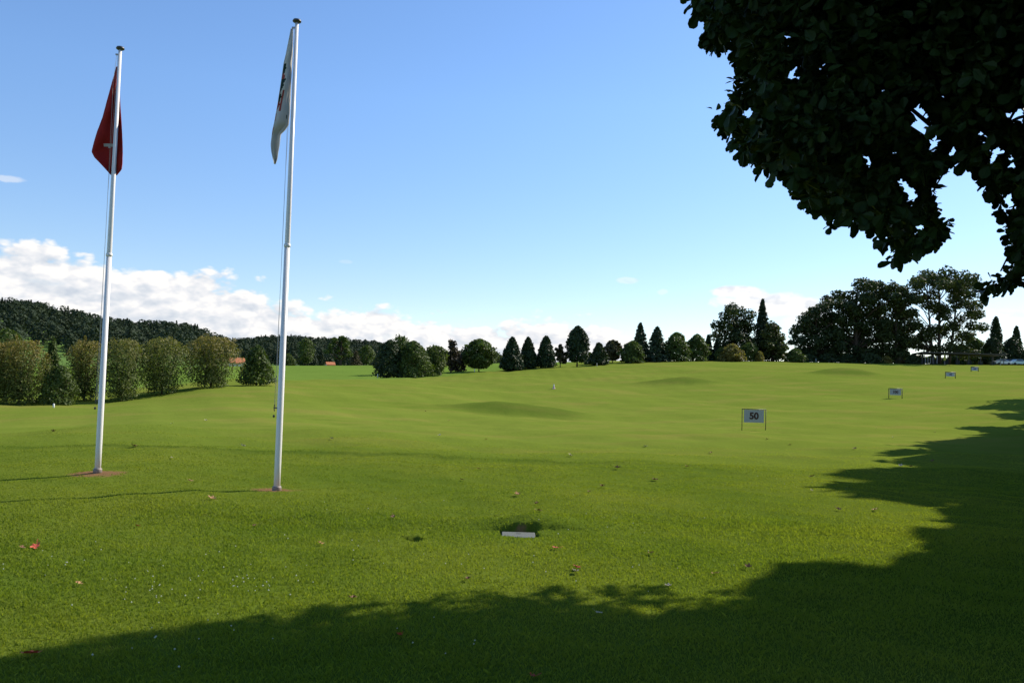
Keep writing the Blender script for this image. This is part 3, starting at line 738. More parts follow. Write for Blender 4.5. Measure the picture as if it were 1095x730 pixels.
# farmhouse with an orange roof under the hill
def farmhouse(px, py, D, w, label, wallm, roofm):
    b = G(px, py, D); b[2] = min(b[2], P(px, py + 1.5, D)[2]); root = empty('farmhouse', b, .5); tag(root, label, 'house')
    h = w * .34; m = MB(); m.box((0, 0, h / 2), (w, w * .7, h))
    m.add([(-w / 2, -w * .35, h), (-w / 2, w * .35, h), (-w / 2, 0, h + w * .3), (w / 2, -w * .35, h), (w / 2, w * .35, h), (w / 2, 0, h + w * .3)], [(0, 2, 1), (3, 4, 5)])
    m.build('wall', wallm, root)
    m = MB(); o = w * .06; hw = w * .35 + o; zr = h - o * .8; zt = h + w * .3 + .02
    v = []
    for dz in (0, .35):
        for sx in (-w / 2 - o, w / 2 + o): v += [(sx, -hw, zr + dz), (sx, 0, zt + dz), (sx, hw, zr + dz)]
    m.add(v, [(6, 9, 10, 7), (7, 10, 11, 8), (0, 1, 4, 3), (1, 2, 5, 4), (0, 3, 9, 6), (2, 8, 11, 5), (0, 6, 7, 1), (1, 7, 8, 2), (3, 4, 10, 9), (4, 5, 11, 10)])
    r = m.build('roof', roofm, root)
    c = MB(); c.box((w * .2, w * .12, h + w * .3), (w * .06, w * .06, w * .2)); c.build('chimney', wallm, r)
    for k in range(3):
        c = MB(); c.box((-w * .3 + k * w * .3, -w * .35 - .02, h * .5), (w * .1, .1, h * .35)); c.build('window', M_DARKGLASS, root)
M_PLASTER = simple('white_plaster', (.72, .70, .64), .85, var=.06)
M_TILE = simple('orange_tile', (.50, .17, .07), .85, var=.25, scale=1)
M_DARKGLASS = simple('dark_glass', (.03, .035, .04), .15)
farmhouse(252.5, 392, 310, 5.5, 'white farmhouse with orange tiled roof beyond the shrub row', M_PLASTER, M_TILE)
farmhouse(353, 392, 306, 3.0, 'low white building with orange roof beyond the meadow tree', M_PLASTER, M_TILE)

# ------------------------------------------------------------------ flagpoles
M_POLE = simple('white_pole_paint', (.78, .75, .72), .35, var=.04, scale=3, spec=.5)
M_DARKMET = simple('dark_cap_metal', (.08, .075, .07), .45, .4)
M_ROPE = simple('halyard_rope', (.42, .40, .37), .8)
M_STEEL = simple('dull_steel', (.35, .34, .33), .4, .6)
def flagpole(base, H, joint, label, cleat_z):
    root = empty('flagpole', (base[0], base[1], zat(base[0], base[1]))); tag(root, label, 'flagpole', 'flagpoles on the lawn')
    m = MB(); m.lathe([(.047, -.1), (.047, .4), (.041, joint)], 20); m.build('lower_shaft', M_POLE, root, True)
    m = MB(); m.lathe([(.039, joint), (.039, joint + .03), (.037, joint + .5), (.026, H)], 20); m.build('upper_shaft', M_POLE, root, True)
    m = MB(); m.lathe([(.046, joint - .03), (.049, joint - .02), (.049, joint + .012), (.041, joint + .02)], 20); m.build('joint_ring', M_POLE, root, True)
    m = MB(); m.lathe([(.066, -.05), (.066, .055), (.058, .07), (.051, .072)], 20); m.build('ground_sleeve', simple('sleeve_metal', (.26, .21, .18), .6, .3), root, True)
    m = MB(); m.lathe([(.027, H), (.042, H + .005), (.062, H + .018), (.066, H + .03), (.054, H + .052), (.026, H + .064), (.001, H + .066)], 24); m.build('cap', M_DARKMET, root, True)
    c = MB(); c.box((-.062, -.01, cleat_z), (.045, .02, .018)); c.tube([(-.082, -.01, cleat_z - .05), (-.090, -.01, cleat_z), (-.082, -.01, cleat_z + .05)], .007, 8); c.build('cleat', M_DARKMET, root)
    c = MB(); c.lathe([(.001, -.024), (.014, -.015), (.017, 0), (.013, .014), (.001, .02)], 12, (-.085, -.02, cleat_z - .12)); c.build('rope_weight', M_DARKMET, root, True)
    c = MB()
    pts = [(-.085 + .015 * math.sin(q * 3.1), -.012, cleat_z + (H - .1 - cleat_z) * q) for q in np.linspace(0, 1, 14)]
    pts[-1] = (-.05, 0, H - .06); c.tube(pts, .0026, 6)
    c.tube([(-.07, .01, cleat_z)] + [(-.078, .008, cleat_z + (H - .15 - cleat_z) * q) for q in (.3, .6)] + [(-.035, 0, H - .06)], .0022, 6)
    c.build('halyard', M_ROPE, root)
    c = MB(); c.box((-.045, 0, H - .07), (.05, .02, .022)); c.build('pulley', M_STEEL, root)
    return root
def px_h(px, py, b):  # height over base of a pixel at the pole's depth
    return P(px, py, b[1])[2] - zat(b[0], b[1])
flagpole(POLE1, px_h(129, 54, POLE1), px_h(114, 272, POLE1), 'white flagpole carrying the drooping red flag', px_h(103, 428, POLE1))
flagpole(POLE2, px_h(317, 25, POLE2), px_h(305, 262, POLE2), 'white flagpole carrying the furled white and dark green flag', px_h(297, 436, POLE2))

def flag(name, label, D, rows, folds, matfn, mats, yoff=.08, thick=.10, amp=.5):
    """rows: (y px, left px, right px) silhouette; cloth is laid in vertical pleats between the two edges"""
    ys = np.array([r[0] for r in rows], float); L = np.array([r[1] for r in rows], float); Rr = np.array([r[2] for r in rows], float)
    ny, ns = 70, 72; V = []; uv = []
    top = P((L[0] + Rr[0]) / 2, ys[0], D)
    for j in range(ny + 1):
        yy = ys[0] + (ys[-1] - ys[0]) * j / ny
        l = np.interp(yy, ys, L); r = np.interp(yy, ys, Rr)
        for i in range(ns + 1):
            s = i / ns
            ph = folds * s + .12 * math.sin(j * .09 + s * 5)
            tri = .5 - .5 * math.cos(math.pi * ph)
            x = l + (r - l) * tri
            d = D + yoff + (s - .5) * thick * (.25 + .75 * min(1, (r - l) / 18)) + .035 * math.sin(s * 27 + j * .05 + math.sin(j * .11)) + .01 * math.sin(j * .35 + s * 9)
            V.append(P(x, yy + .6 * math.sin(s * 17 + 2), d)); uv.append((s, j / ny, x))
    V = np.array(V); F_ = []; MI = []
    for j in range(ny):
        for i in range(ns):
            a = j * (ns + 1) + i; F_.append((a, a + 1, a + ns + 2, a + ns + 1)); MI.append(matfn(*[(np.array(uv[a]) + np.array(uv[a + ns + 2]))[k] / 2 for k in range(2)]))
    me = np_mesh(name, V - top, F_, True, matidx=MI)
    o = link(name, me, mats); o.location = tuple(top)
    sd = o.modifiers.new('cloth', 'SOLIDIFY'); sd.thickness = .003
    tag(o, label, 'flag', 'flags on the poles'); return o
def cloth(name, col, tr=.35):
    m, t, out = mat_base(name); tc = t.new('ShaderNodeTexCoord')
    c = t.mix(t.noise(tc.outputs['Object'], 5, 4), tuple(x * .85 for x in col) + (1,), tuple(min(1, x * 1.1) for x in col) + (1,))
    b = t.new('ShaderNodeBsdfPrincipled'); t.link(c, b.inputs[0]); b.inputs['Roughness'].default_value = .8; b.inputs['Specular IOR Level'].default_value = .2
    w = t.new('ShaderNodeTexNoise'); w.inputs['Scale'].default_value = 9; w.inputs['Detail'].default_value = 4; t.link(tc.outputs['Object'], w.inputs['Vector'])
    bp = t.new('ShaderNodeBump'); bp.inputs['Strength'].default_value = .5; bp.inputs['Distance'].default_value = .03; t.link(w.outputs[0], bp.inputs['Height']); t.link(bp.outputs[0], b.inputs['Normal'])
    s = t.new('ShaderNodeBsdfTranslucent'); t.link(c, s.inputs[0]); x = t.new('ShaderNodeMixShader'); x.inputs[0].default_value = tr
    t.link(b.outputs[0], x.inputs[1]); t.link(s.outputs[0], x.inputs[2]); t.link(x.outputs[0], out.inputs[0]); return m
M_RED = cloth('red_cloth', (.42, .025, .02), .3); M_WHITE = cloth('white_cloth', (.76, .74, .70), .48)
M_GREEN = cloth('dark_green_cloth', (.012, .035, .022), .1)
def red_fn(s, t):
    # the white cross shows as slivers where it is folded away
    if (.17 < s < .235 and .715 < t < .755 - abs(s - .2) * .5) or (.92 < s < .96 and .69 < t < .72) or (s < .03 and .45 < t < .475): return 1
    return 0
flag('red_flag', 'limp red flag with slivers of a white cross hanging on its pole', POLE1[1],
  [(72,124,126.5),(85,120.5,127.2),(100,116.5,128),(112,113,128.6),(125,109.5,129.5),(140,104,130.5),(152,100.5,131),(162,98,131.2),(168,101,131),(175,108,130.8),(181,113.5,130),(187,119,125)], 3.0, red_fn, [M_RED, M_WHITE], .09, .2)
def wh_fn(s, t):
    e = .085 + .02 * math.sin(t * 37) + .012 * math.sin(t * 91)
    if s < e and (.25 < t < .33 or .37 < t < .55): return 1
    if s < e * .8 and (.33 <= t <= .37 or .55 <= t < .60): return 2
    if .055 < s < .075 and .60 < t < .80 and math.sin(t * 60) > 0: return 2
    if .10 < s < .13 and .45 < t < .62: return 2
    if .20 < s < .25 and .64 < t < .665: return 1
    return 0
flag('white_flag', 'furled white flag with dark green and red emblem in its folds', POLE2[1],
  [(31,311,313.5),(45,308.5,313),(60,305.5,312.8),(68,303.5,312.4),(80,301.8,311.8),(95,299.5,311.2),(110,297.2,310.6),(122,295,310),(133,293,309),(139,291.5,305),(143,291,300.5),(155,289.6,299),(162,290.3,297.5),(170,292,296.5),(175,293,294.6)], 4.0, wh_fn, [M_WHITE, M_GREEN, cloth('emblem_red', (.35, .06, .05), .2)], .06, .32)

# ------------------------------------------------------------------ distance signs
M_SIGN = simple('grey_sign_board', (.40, .42, .46), .6, var=.05)
M_FRAME = simple('dark_sign_frame', (.035, .035, .03), .5, .2)
M_BLUEINK = simple('dark_blue_lettering', (.03, .035, .11), .6); M_INK = simple('maroon_lettering', (.05, .014, .016), .6)
def sign(px0, px1, ytop, ybase, D, text, label, ink):
    pc = (px0 + px1) / 2; b = G(pc, ybase, D); W = (px1 - px0) * D / 890; H = P(pc, ytop, D)[2] - b[2]
    root = empty('distance_sign', b, R(-2)); tag(root, label, 'sign', 'distance signs down the range')
    rr = .022 * D / 51
    for sx in (-1, 1):
        m = MB(); zb = zat(b[0] + sx * W / 2, b[1]) - b[2]; m.tube([(sx * W / 2, 0, zb - .2), (sx * W / 2, 0, H)], rr, 8); m.build('post', M_FRAME, root, True)
    m = MB(); m.tube([(-W / 2 - rr, 0, H), (W / 2 + rr, 0, H)], rr, 8); m.build('top_bar', M_FRAME, root, True)
    bh = H * .60; bw = W * .84
    m = MB(); m.box((0, 0, H - rr - bh / 2 - .01), (bw, .03, bh)); bd = m.build('board', M_SIGN, root)
    cu = bpy.data.curves.new('number', 'FONT'); cu.body = text; cu.size = bh * .72 if len(text) == 2 else bh * .62; cu.align_x = 'CENTER'; cu.align_y = 'CENTER'; cu.extrude = .004; cu.offset = cu.size * .04
    tmp = bpy.data.objects.new('number', cu); COL.objects.link(tmp)
    bpy.context.view_layer.update(); me = bpy.data.meshes.new_from_object(tmp.evaluated_get(bpy.context.evaluated_depsgraph_get()))
    bpy.data.objects.remove(tmp)
    o = link('number', me, ink, bd); o.location = (0, -.022, H - rr - bh / 2 - .01); o.rotation_euler = (R(90), 0, 0)
sign(793.5, 818.5, 437.5, 458, 51, '50', 'grey board on two thin posts reading 50, nearest distance sign', M_INK)
sign(950.5, 964.5, 415.5, 426, 89, '100', 'grey board on two thin posts reading 100, second distance sign', M_INK)
sign(1011, 1021.5, 398, 406, 121, '150', 'small bluish grey board reading 150, third distance sign', M_BLUEINK)
sign(1038.5, 1046, 392.3, 397.5, 167, '200', 'tiny bluish grey board reading 200, farthest distance sign', M_BLUEINK)

# practice target cone and small white stakes
def cone(px, py, D, h, label):
    b = G(px, py, D); root = empty('target_cone', b); tag(root, label, 'marker cone')
    m = MB(); m.lathe([(h * .42, 0), (h * .42, h * .06), (h * .26, h * .08)], 16); m.build('base', simple('faded_red_plastic', (.45, .13, .10), .6), root)
    m = MB(); m.lathe([(h * .26, h * .08), (h * .17, h * .42), (h * .05, h * .98), (h * .03, h)], 16); m.build('body', simple('white_plastic', (.72, .66, .62), .6), root)
    m = MB(); m.lathe([(h * .215, h * .25), (h * .18, h * .42)], 16); m.build('band', simple('pink_plastic', (.6, .25, .2), .6), root)
cone(592.3, 414.5, 100, .62, 'white and red marker cone standing alone on the middle lawn')
GK = 'white boundary stakes'
def stake(px, py, D, h, label):
    b = G(px, py, D); m = MB(); m.lathe([(.06, -.2), (.06, h * .9), (.03, h), (.001, h + .02)], 10)
    o = m.build('boundary_stake', simple('stake_paint', (.7, .69, .63), .6), None, True); o.location = tuple(b); tag(o, label, 'stake', GK)
stake(403.7, 405, 127, .75, 'short white stake before the left end of the middle tree row')
stake(507.3, 399.5, 142, .55, 'short white stake at the foot of the round green tree')
stake(638.3, 390.3, 162, .62, 'short white stake in front of the low pyramidal tree')
stake(57.5, 432.5, 57, .28, 'short pale stake under the low bush at far left')
stake(872.5, 388.6, 200, .9, 'short white stake below the dark park clump')

# ------------------------------------------------------------------ sprinkler slab and hole
def slab_obj():
    root = empty('valve_cover', (SLAB[0], SLAB[1], zat(SLAB[0], SLAB[1] - .19))); tag(root, 'pale flat stone cover set in a hollow of the turf', 'cover')
    v = MB(); h = .03; w, l = SLAB_W / 2, SLAB_L / 2; r = .012
    for z, k in ((-h, 0), (-.004, 0), (0, r)):
        pass
    pts = lambda k, z: [(-w + k, -l + k, z), (w - k, -l + k, z), (w - k, l - k, z), (-w + k, l - k, z)]
    vs = pts(0, -h) + pts(0, -.006) + pts(.006, 0)
    v.add(vs, [(3, 2, 1, 0), (0, 1, 5, 4), (1, 2, 6, 5), (2, 3, 7, 6), (3, 0, 4, 7), (4, 5, 9, 8), (5, 6, 10, 9), (6, 7, 11, 10), (7, 4, 8, 11), (8, 9, 10, 11)])
    s = v.build('lid', simple('pale_concrete', (.10, .112, .10), .8, var=.15, scale=12, bump=.3), root); s.location = (0, 0, .002)
    v = MB(); v.box((.0, .055, .0025), (.05, .018, .004)); v.build('lifting_slot', simple('slot_shadow_plastic', (.03, .03, .03), .7), root)
slab_obj()

# ------------------------------------------------------------------ fallen leaves
LEAFC = {'tan': simple('dry_tan_leaf', (.42, .24, .10), .8, var=.3, scale=20), 'brown': simple('dry_brown_leaf', (.20, .10, .05), .8, var=.3, scale=20),
         'red': simple('dry_red_leaf', (.42, .07, .03), .75, var=.3, scale=20), 'pale': simple('dry_pale_leaf', (.55, .48, .36), .8, var=.2, scale=20)}
def leaf_mesh(s, curl, seed):
    r_ = random.Random(seed); n = 22; v = [(0, 0, .0)]; f = []
    for i in range(n):
        a = 2 * math.pi * i / n; lob = 1 + .28 * math.cos(5 * a) + .1 * r_.uniform(-1, 1); rr = s * .36 * lob
        x, y = rr * math.cos(a), rr * math.sin(a) * .8
        v.append((x * .55, y * .55, curl * (x * x * .3 + y * y * .5) * 4 + r_.uniform(0, .003))); v.append((x, y, curl * (x * x * .5 + y * y) * 8 + r_.uniform(-.004, .010)))
    for i in range(n):
        j = (i + 1) % n; f.append((0, 1 + 2 * i, 1 + 2 * j)); f.append((1 + 2 * i, 2 + 2 * i, 2 + 2 * j, 1 + 2 * j))
    v += [(-s * .45, 0, .004), (-s * .45, .006, .004), (-s * .85, .012, .02), (-s * .85, .008, .02)]; k = len(v) - 4
    f.append((k, k + 1, k + 2, k + 3))
    me = bpy.data.meshes.new('fallen_leaf'); me.from_pydata(v, [], f); return me
def fallen(px, py, s, c, label, group='fallen leaves scattered on the lawn'):
    p = flat_hit(px, py) if py > 500 else hit(px, py)
    p[2] = zat(p[0], p[1])
    o = link('fallen_leaf', leaf_mesh(s, random.uniform(.5, 2.2) / (s / .12), random.random()), LEAFC[c])
    o.location = (p[0], p[1], p[2] + .024); o.rotation_euler = (random.uniform(-.35, .35), random.uniform(-.3, .3), random.uniform(0, 6.28))
    tag(o, label, 'leaf', group)
for a in [(203,517,.12,'tan','small tan dry leaf, nearer of two beside the right flagpole to its left'),(226,536.5,.14,'tan','large curled tan leaf left of the right flagpole, nearest to it on the near side'),
          (512,505,.11,'tan','tan leaf on the lawn straight above the pale stone cover'),(494,514,.09,'brown','small brown leaf left of the tan leaf beyond the stone cover'),
          (553,533,.13,'tan','upright tan leaf close behind the pale stone cover'),(575.5,548,.13,'brown','brown leaf on the grassy bank beside the stone cover'),(574,540.5,.10,'brown','small brown leaf at the top of the grassy bank behind the stone cover'),
          (594,588,.10,'red','small rust leaf between stone cover and tree shadow'),(617,609.5,.10,'red','bright red leaf lying at the edge of the tree shadow'),(615,612.5,.09,'pale','pale leaf tucked beneath the bright red leaf'),
          (644,522,.12,'brown','brown leaf on the bright lawn right of the stone cover'),(630.5,526.5,.08,'brown','little brown leaf left of a larger brown one on the bright lawn'),
          (735,500,.12,'tan','lone tan leaf on the lawn below the nearest distance sign at its left'),(936,545,.15,'tan','pale tan leaf inside the tree shadow edge at right'),
          (38,588.5,.13,'red','rust red leaf on the lawn at far left'),(23,590,.07,'brown','tiny brown leaf beside the rust red one at far left'),(33,703,.13,'red','rust red leaf in the bottom left corner'),
          (84,627,.07,'tan','tiny tan leaf in the left foreground'),(147,564,.07,'red','tiny red leaf below the left flagpole'),(343,585,.08,'tan','small tan leaf below the right flagpole'),
          (272,563,.06,'brown','tiny brown speck of a leaf below the right flagpole'),(184,491,.09,'pale','pale leaf between the two flagpoles'),(500,620,.06,'brown','tiny brown leaf in the lit foreground near the shadow edge'),
          (420,556,.09,'brown','brown leaf near the small dark hole'),(377,642,.08,'brown','brown leaf just inside the tree shadow at left of centre'),
          (696,596,.09,'tan','tan leaf just beyond the tip of the tree shadow'),(765,616,.08,'tan','small tan leaf at the shadow edge right of centre'),(800,609,.09,'brown','brown leaf lying on the shadow fringe right of centre'),
          (868,509.5,.12,'brown','brown leaf on the lawn near the shadow fringe at right'),(914,480.5,.18,'brown','brown leaf on the lawn beyond the shadow fringe at right'),(963,499,.13,'pale','pale leaf just outside the shadow fringe at right'),
          (974,500.5,.12,'brown','brown leaf beside the pale one at the shadow fringe'),(997,494,.15,'brown','brown leaf inside the shadow fringe at far right'),(868,527,.07,'pale','tiny pale leaf on the lawn left of the shadow fringe'),
          (897,545,.1,'brown','small brown leaf in the broken shade at right'),(715,627,.07,'pale','small pale leaf inside the tree shadow in the middle foreground'),(640,658,.06,'pale','tiny pale leaf deep in the tree shadow'),(427,683,.06,'red','tiny rust leaf deep in the tree shadow at left of centre'),
          (570,724,.06,'red','tiny red leaf at the very bottom edge of the lawn')]:
    fallen(*a)
for k, (px, py) in enumerate([(220,450),(184,453),(57,462),(143,478),(260,478),(355,470),(470,466),(520,470),(690,478),(610,488),(760,485),(845,476),(955,468),(937,458),(1000,462),(700,512),(660,503),(820,470),(480,450),(455,440)]):
    fallen(px, py, .16, random.choice(['tan', 'brown', 'pale']), 'dry leaf on the lawn, one of many small specks far from the camera', 'distant fallen leaf specks')

# ------------------------------------------------------------------ shelter and cars at the crest
M_WOOD = simple('weathered_dark_wood', (.06, .045, .035), .85, var=.3, scale=2); M_ROOF = simple('roof_felt', (.03, .026, .02), .9, var=.2, scale=.5)
def shelter():
    D = 206; b = G(1026, 390, D); k = D / 890; root = empty('range_shelter', b, R(-1)); tag(root, 'long low open shelter with flat brown roof on thin posts', 'shelter')
    W = 86 * k; H = P(1026, 377.6, D)[2] - b[2]
    m = MB()
    x0, x1, y0, y1 = -W / 2 - .3, W / 2 + .3, -1.9, 3.3
    m.add([(x0, y0, H - .18), (x1, y0, H - .18), (x1, y1, H - .45), (x0, y1, H - .45), (x0, y0, H), (x1, y0, H), (x1, y1, H - .27), (x0, y1, H - .27)], [(0, 3, 2, 1), (4, 5, 6, 7), (0, 1, 5, 4), (1, 2, 6, 5), (2, 3, 7, 6), (3, 0, 4, 7)])
    r = m.build('roof', M_ROOF, root)
    m = MB(); m.box((0, y0 - .03, H - .12), (W + .7, .05, .3)); m.build('fascia', simple('fascia_board', (.06, .05, .038), .8), r)
    for i in range(8):
        x = -W / 2 + W * i / 7
        for y in (-1.6, 3.0):
            m = MB(); m.box((x, y, (H - .5) / 2 - .2), (.14, .14, H - .1)); m.build('post', simple('post_wood', (.07, .06, .05), .8), root)
    for i in range(7):
        x = -W / 2 + W * (i + .5) / 7
        m = MB(); m.box((x, 1.0, .55), (.06, 2.2, 1.0)); m.build('divider', simple('divider_panel', (.07, .08, .07), .7), root)
    for q in range(4):
        x = -W / 2 + 1.0 + q * .62
        m = MB(); m.box((x, -1.2, .75), (.22, .05, 1.5)); m.build('slat', simple('pale_slat', (.2, .19, .18), .7), root)
    for x in (-W / 2 + 3.6, W / 2 - .9):
        m = MB(); m.box((x, -1.75, .95), (.2, .05, 1.9)); m.build('slat', simple('pale_slat', (.2, .19, .18), .7), root)
shelter()
def parasol():
    b = G(1010, 390, 204); root = empty('folded_parasol', b); tag(root, 'folded yellow parasol standing in front of the flat roofed shelter', 'parasol')
    m = MB(); m.lathe([(.03, -.1), (.03, 2.6)], 8); m.build('pole', M_STEEL, root)
    m = MB(); m.lathe([(.05, .9), (.25, 1.0), (.22, 1.6), (.12, 2.3), (.02, 2.6)], 10); m.build('canopy', simple('yellow_canvas', (.5, .42, .05), .8), root)
parasol()
def car(px, D, col, label):
    b = G(px, 390, D); root = empty('parked_car', b, R(8)); tag(root, label, 'car', 'cars parked behind the crest')
    pm = simple('car_paint', col, .3, .1, var=.02)
    prof = [(-2.1, .35), (-2.15, .75), (-1.9, .92), (-1.2, .98), (-.75, 1.42), (.7, 1.45), (1.35, 1.0), (2.0, .85), (2.15, .6), (2.1, .35)]
    m = MB(); n = len(prof)
    inset = lambda z: .84 if z < 1.0 else .84 - (z - 1.0) * .5
    vs = [(x, -inset(z), z) for x, z in prof] + [(x, inset(z), z) for x, z in prof]
    m.add(vs, [tuple(range(n)), tuple(range(2 * n - 1, n - 1, -1))] + [(i, n + i, n + (i + 1) % n, (i + 1) % n) for i in range(n)]); m.build('body', pm, root)
    m = MB(); m.add([(-1.05, -.855, 1.02), (-.68, -.70, 1.36), (.62, -.70, 1.38), (1.1, -.855, 1.02)], [(0, 3, 2, 1)]); m.build('window', M_DARKGLASS, root)
    for x in (-1.35, 1.35):
        for y in (-.8, .8):
            m = MB(); m.tube([(x, y - .1, .32), (x, y + .1, .32)], .32, 16); m.build('wheel', simple('tyre_rubber', (.02, .02, .02), .9), root)
car(1071, 207, (.55, .60, .66), 'silver blue parked car just right of the shelter')
car(1088, 208, (.40, .55, .62), 'pale blue parked car nearest the right edge of the picture')
car(1079, 212, (.10, .11, .13), 'dark parked car between the two pale ones')

# ------------------------------------------------------------------ the near tree on the right
SIL = [(724,-60),(732,8),(748,30),(752,62),(766,64),(778,52),(785,66),(783,90),(768,110),(758,128),(764,150),(780,166),(800,176),(812,194),(832,190),(850,212),(856,226),(878,236),(888,246),(904,238),(920,252),(934,246),(938,262),(950,274),(960,292),(970,288),(986,278),(1000,272),(1018,268),(1016,248),(1024,236),(1012,214),(1006,196),(1024,178),(1042,196),(1056,216),(1070,234),(1074,262),(1074,284),(1052,300),(1042,316),(1050,332),(1066,318),(1082,322),(1102,300),(1160,300),(1300,330),(1300,-300),(700,-300)]
def in_poly(x, y, poly):
    inside = np.zeros(len(x), bool); j = len(poly) - 1
    for i in range(len(poly)):
        xi, yi = poly[i]; xj, yj = poly[j]
        c = ((yi > y) != (yj > y)) & (x < (xj - xi) * (y - yi) / (yj - yi + 1e-12) + xi)
        inside ^= c; j = i
    return inside
def proj_arr(p):
    q = p - EYE; z = q @ _f; zz = np.where(z > .2, z, .2)
    return CX + F * (q @ CR) / zz, CY - F * (q @ CU) / zz, z

def leaf_polys(pos, axis, nrm, s):
    """obovate folded leaflets, two faces each"""
    n = len(pos); ax = axis / np.linalg.norm(axis, axis=1)[:, None]
    sd = np.cross(nrm, ax); sd /= np.linalg.norm(sd, axis=1)[:, None] + 1e-9; nn = np.cross(ax, sd)
    shape = [(0, 0, 0), (-.20, .28, .05), (-.36, .62, .09), (-.26, .90, .05), (0, 1.0, -.03), (.26, .90, .05), (.36, .62, .09), (.20, .28, .05)]
    v = np.empty((n, 8, 3))
    for k, (a, b, c) in enumerate(shape): v[:, k] = pos + (sd * a + ax * b + nn * c) * s[:, None]
    i = np.arange(n)[:, None] * 8
    f = np.r_[i + np.array([0, 1, 2, 3, 4]), i + np.array([0, 4, 5, 6, 7])]
    return v.reshape(-1, 3), f

def near_tree():
    base = np.array([7.6, 5.4, zat(7.6, 5.4)]); root = empty('chestnut_tree', base)
    tag(root, 'huge dark leafy tree overhanging the upper right corner, nearest the camera', 'tree')
    C = np.array([7.1, 5.6, 6.5]); RAD = np.array([5.6, 4.8, 4.5])
    # twig tips through the crown body, denser towards its skin
    def tips(N, zmin):
        d = unit(N); k = (.45 + .55 * rng.random(N) ** .5) * (1 + .08 * np.sin(d[:, 0] * 7) * np.sin(d[:, 1] * 6 + 1) + .06 * np.sin(d[:, 2] * 9))
        p = C + d * k[:, None] * RAD; return p[p[:, 2] > zmin]
    T1 = tips(16000, 1.9)
    # a lower skirt of boughs hanging on the camera side
    N2 = 15000; D = rng.uniform(5.0, 9.5, N2); px = rng.uniform(715, 1200, N2); py = rng.uniform(-120, 335, N2)
    T2 = np.array([P(a, b, c) for a, b, c in zip(px, py, D)]); 
    hor = np.hypot((T2[:, 0] - C[0]) / 6.2, (T2[:, 1] - C[1]) / 4.6); T2 = T2[(hor < 1.0) & (T2[:, 2] > 2.0)]
    Tp = np.vstack([T1, T2])
    # seven leaflets a twig
    K = 7; n = len(Tp) * K; c = np.repeat(Tp, K, axis=0)
    tw = rng.normal(size=(len(Tp), 3)) * .5; tw[:, 2] -= .75; tw += (Tp - C) / 6.0 * .6; tw /= np.linalg.norm(tw, axis=1)[:, None]
    pn = rng.normal(size=(len(Tp), 3)) * .7 + [0, 0, .6]; sdv = np.cross(tw, pn); sdv /= np.linalg.norm(sdv, axis=1)[:, None]
    ang = np.tile(np.linspace(-1.9, 1.9, K), len(Tp)) + rng.normal(size=n) * .15
    ax = np.repeat(tw, K, axis=0) * np.cos(ang)[:, None] + np.repeat(sdv, K, axis=0) * np.sin(ang)[:, None] + rng.normal(size=(n, 3)) * .22
    ax[:, 2] -= .25; ax /= np.linalg.norm(ax, axis=1)[:, None]
    pos = c + ax * .02 + rng.normal(size=(n, 3)) * .02
    s = (np.repeat(rng.uniform(.072, .122, len(Tp)), K) * (1 - .22 * np.abs(ang) / 1.9))
    tip = pos + ax * s[:, None]
    wob = np.sin(np.arange(n) * 12.9898) * 43758.5453; wob = wob - np.floor(wob)
    ok = np.ones(n, bool)
    cj = np.repeat(rng.normal(size=(len(Tp), 2)) * [4, 4], K, axis=0)
    for q in (c,):
        X, Y, z = proj_arr(q); vis = (z > .3) & (X < 1180) & (X > -200) & (Y > -400) & (Y < 900)
        er = 11 + 7 * np.sin(c[:, 0] * 4.1 + 1) * np.sin(c[:, 1] * 3.7) + 5 * np.sin(c[:, 2] * 6.3 + c[:, 0] * 3) + np.abs(cj[:, 0]); er = np.clip(er, 2, 22)
        for ea in range(8): ok &= ~vis | in_poly(X + math.cos(ea * .785) * er, Y + math.sin(ea * .785) * er + 4, SIL)
    # see-through gaps where the sky glints between boughs
    X, Y, z = proj_arr(pos)
    for gx, gy, gr in ((986,128,9),(983,116,6),(1064,160,6),(1020,198,12),(975,205,6),(1040,215,6),(960,160,3),(1000,150,4),(800,120,2),(905,130,2.5),(930,170,3),(1010,100,3),(1075,60,3),(845,35,2),(1090,120,5),(1020,160,4),(1080,210,5),(1060,225,4),(946,96,3),(1052,140,3),(1030,60,2.5),(880,70,2.5),(1008,225,4),(965,190,3.5),(985,240,4),(1045,196,4),(848,78,3),(1085,168,5),(1078,120,3)):
        ok &= ~((z > .3) & (np.hypot(X - gx, (Y - gy) * .8) < gr + 7 * np.minimum(1, 6 / np.maximum(z, 3))))
    nrm = rng.normal(size=(n, 3)) * .7 + [0, 0, 1]
    pos, ax, nrm, s = pos[ok], ax[ok], nrm[ok], s[ok]
    v, f = leaf_polys(pos, ax, nrm, s)
    print('near leaves', len(pos))
    v1 = v
    # coarser sprays in the upper heart of the crown that keep the light out
    N3 = 12000; d = unit(N3); p3 = C + d * (rng.random(N3) ** .4)[:, None] * RAD * .93; p3 = p3[p3[:, 2] > 4.2]
    X, Y, z = proj_arr(p3); vis = (z > .3) & (X < 1180) & (X > -200) & (Y > -300) & (Y < 900)
    okk = ~vis | (in_poly(X - 60, Y + 60, SIL) & in_poly(X - 50, Y, SIL))
    for gx, gy in ((986,125),(1064,160),(1020,200),(1040,215),(975,205)): okk &= ~(vis & (np.hypot(X - gx, Y - gy) < 40))
    p3 = p3[okk]; a3 = rng.normal(size=(len(p3), 3)); n3 = rng.normal(size=(len(p3), 3)) + [0, 0, 1.3]
    v3, f3 = leaf_polys(p3, a3, n3, rng.uniform(.2, .34, len(p3)))
    vv = np.vstack([v1, v3]) - base; ff = np.vstack([f, f3 + len(v1)])
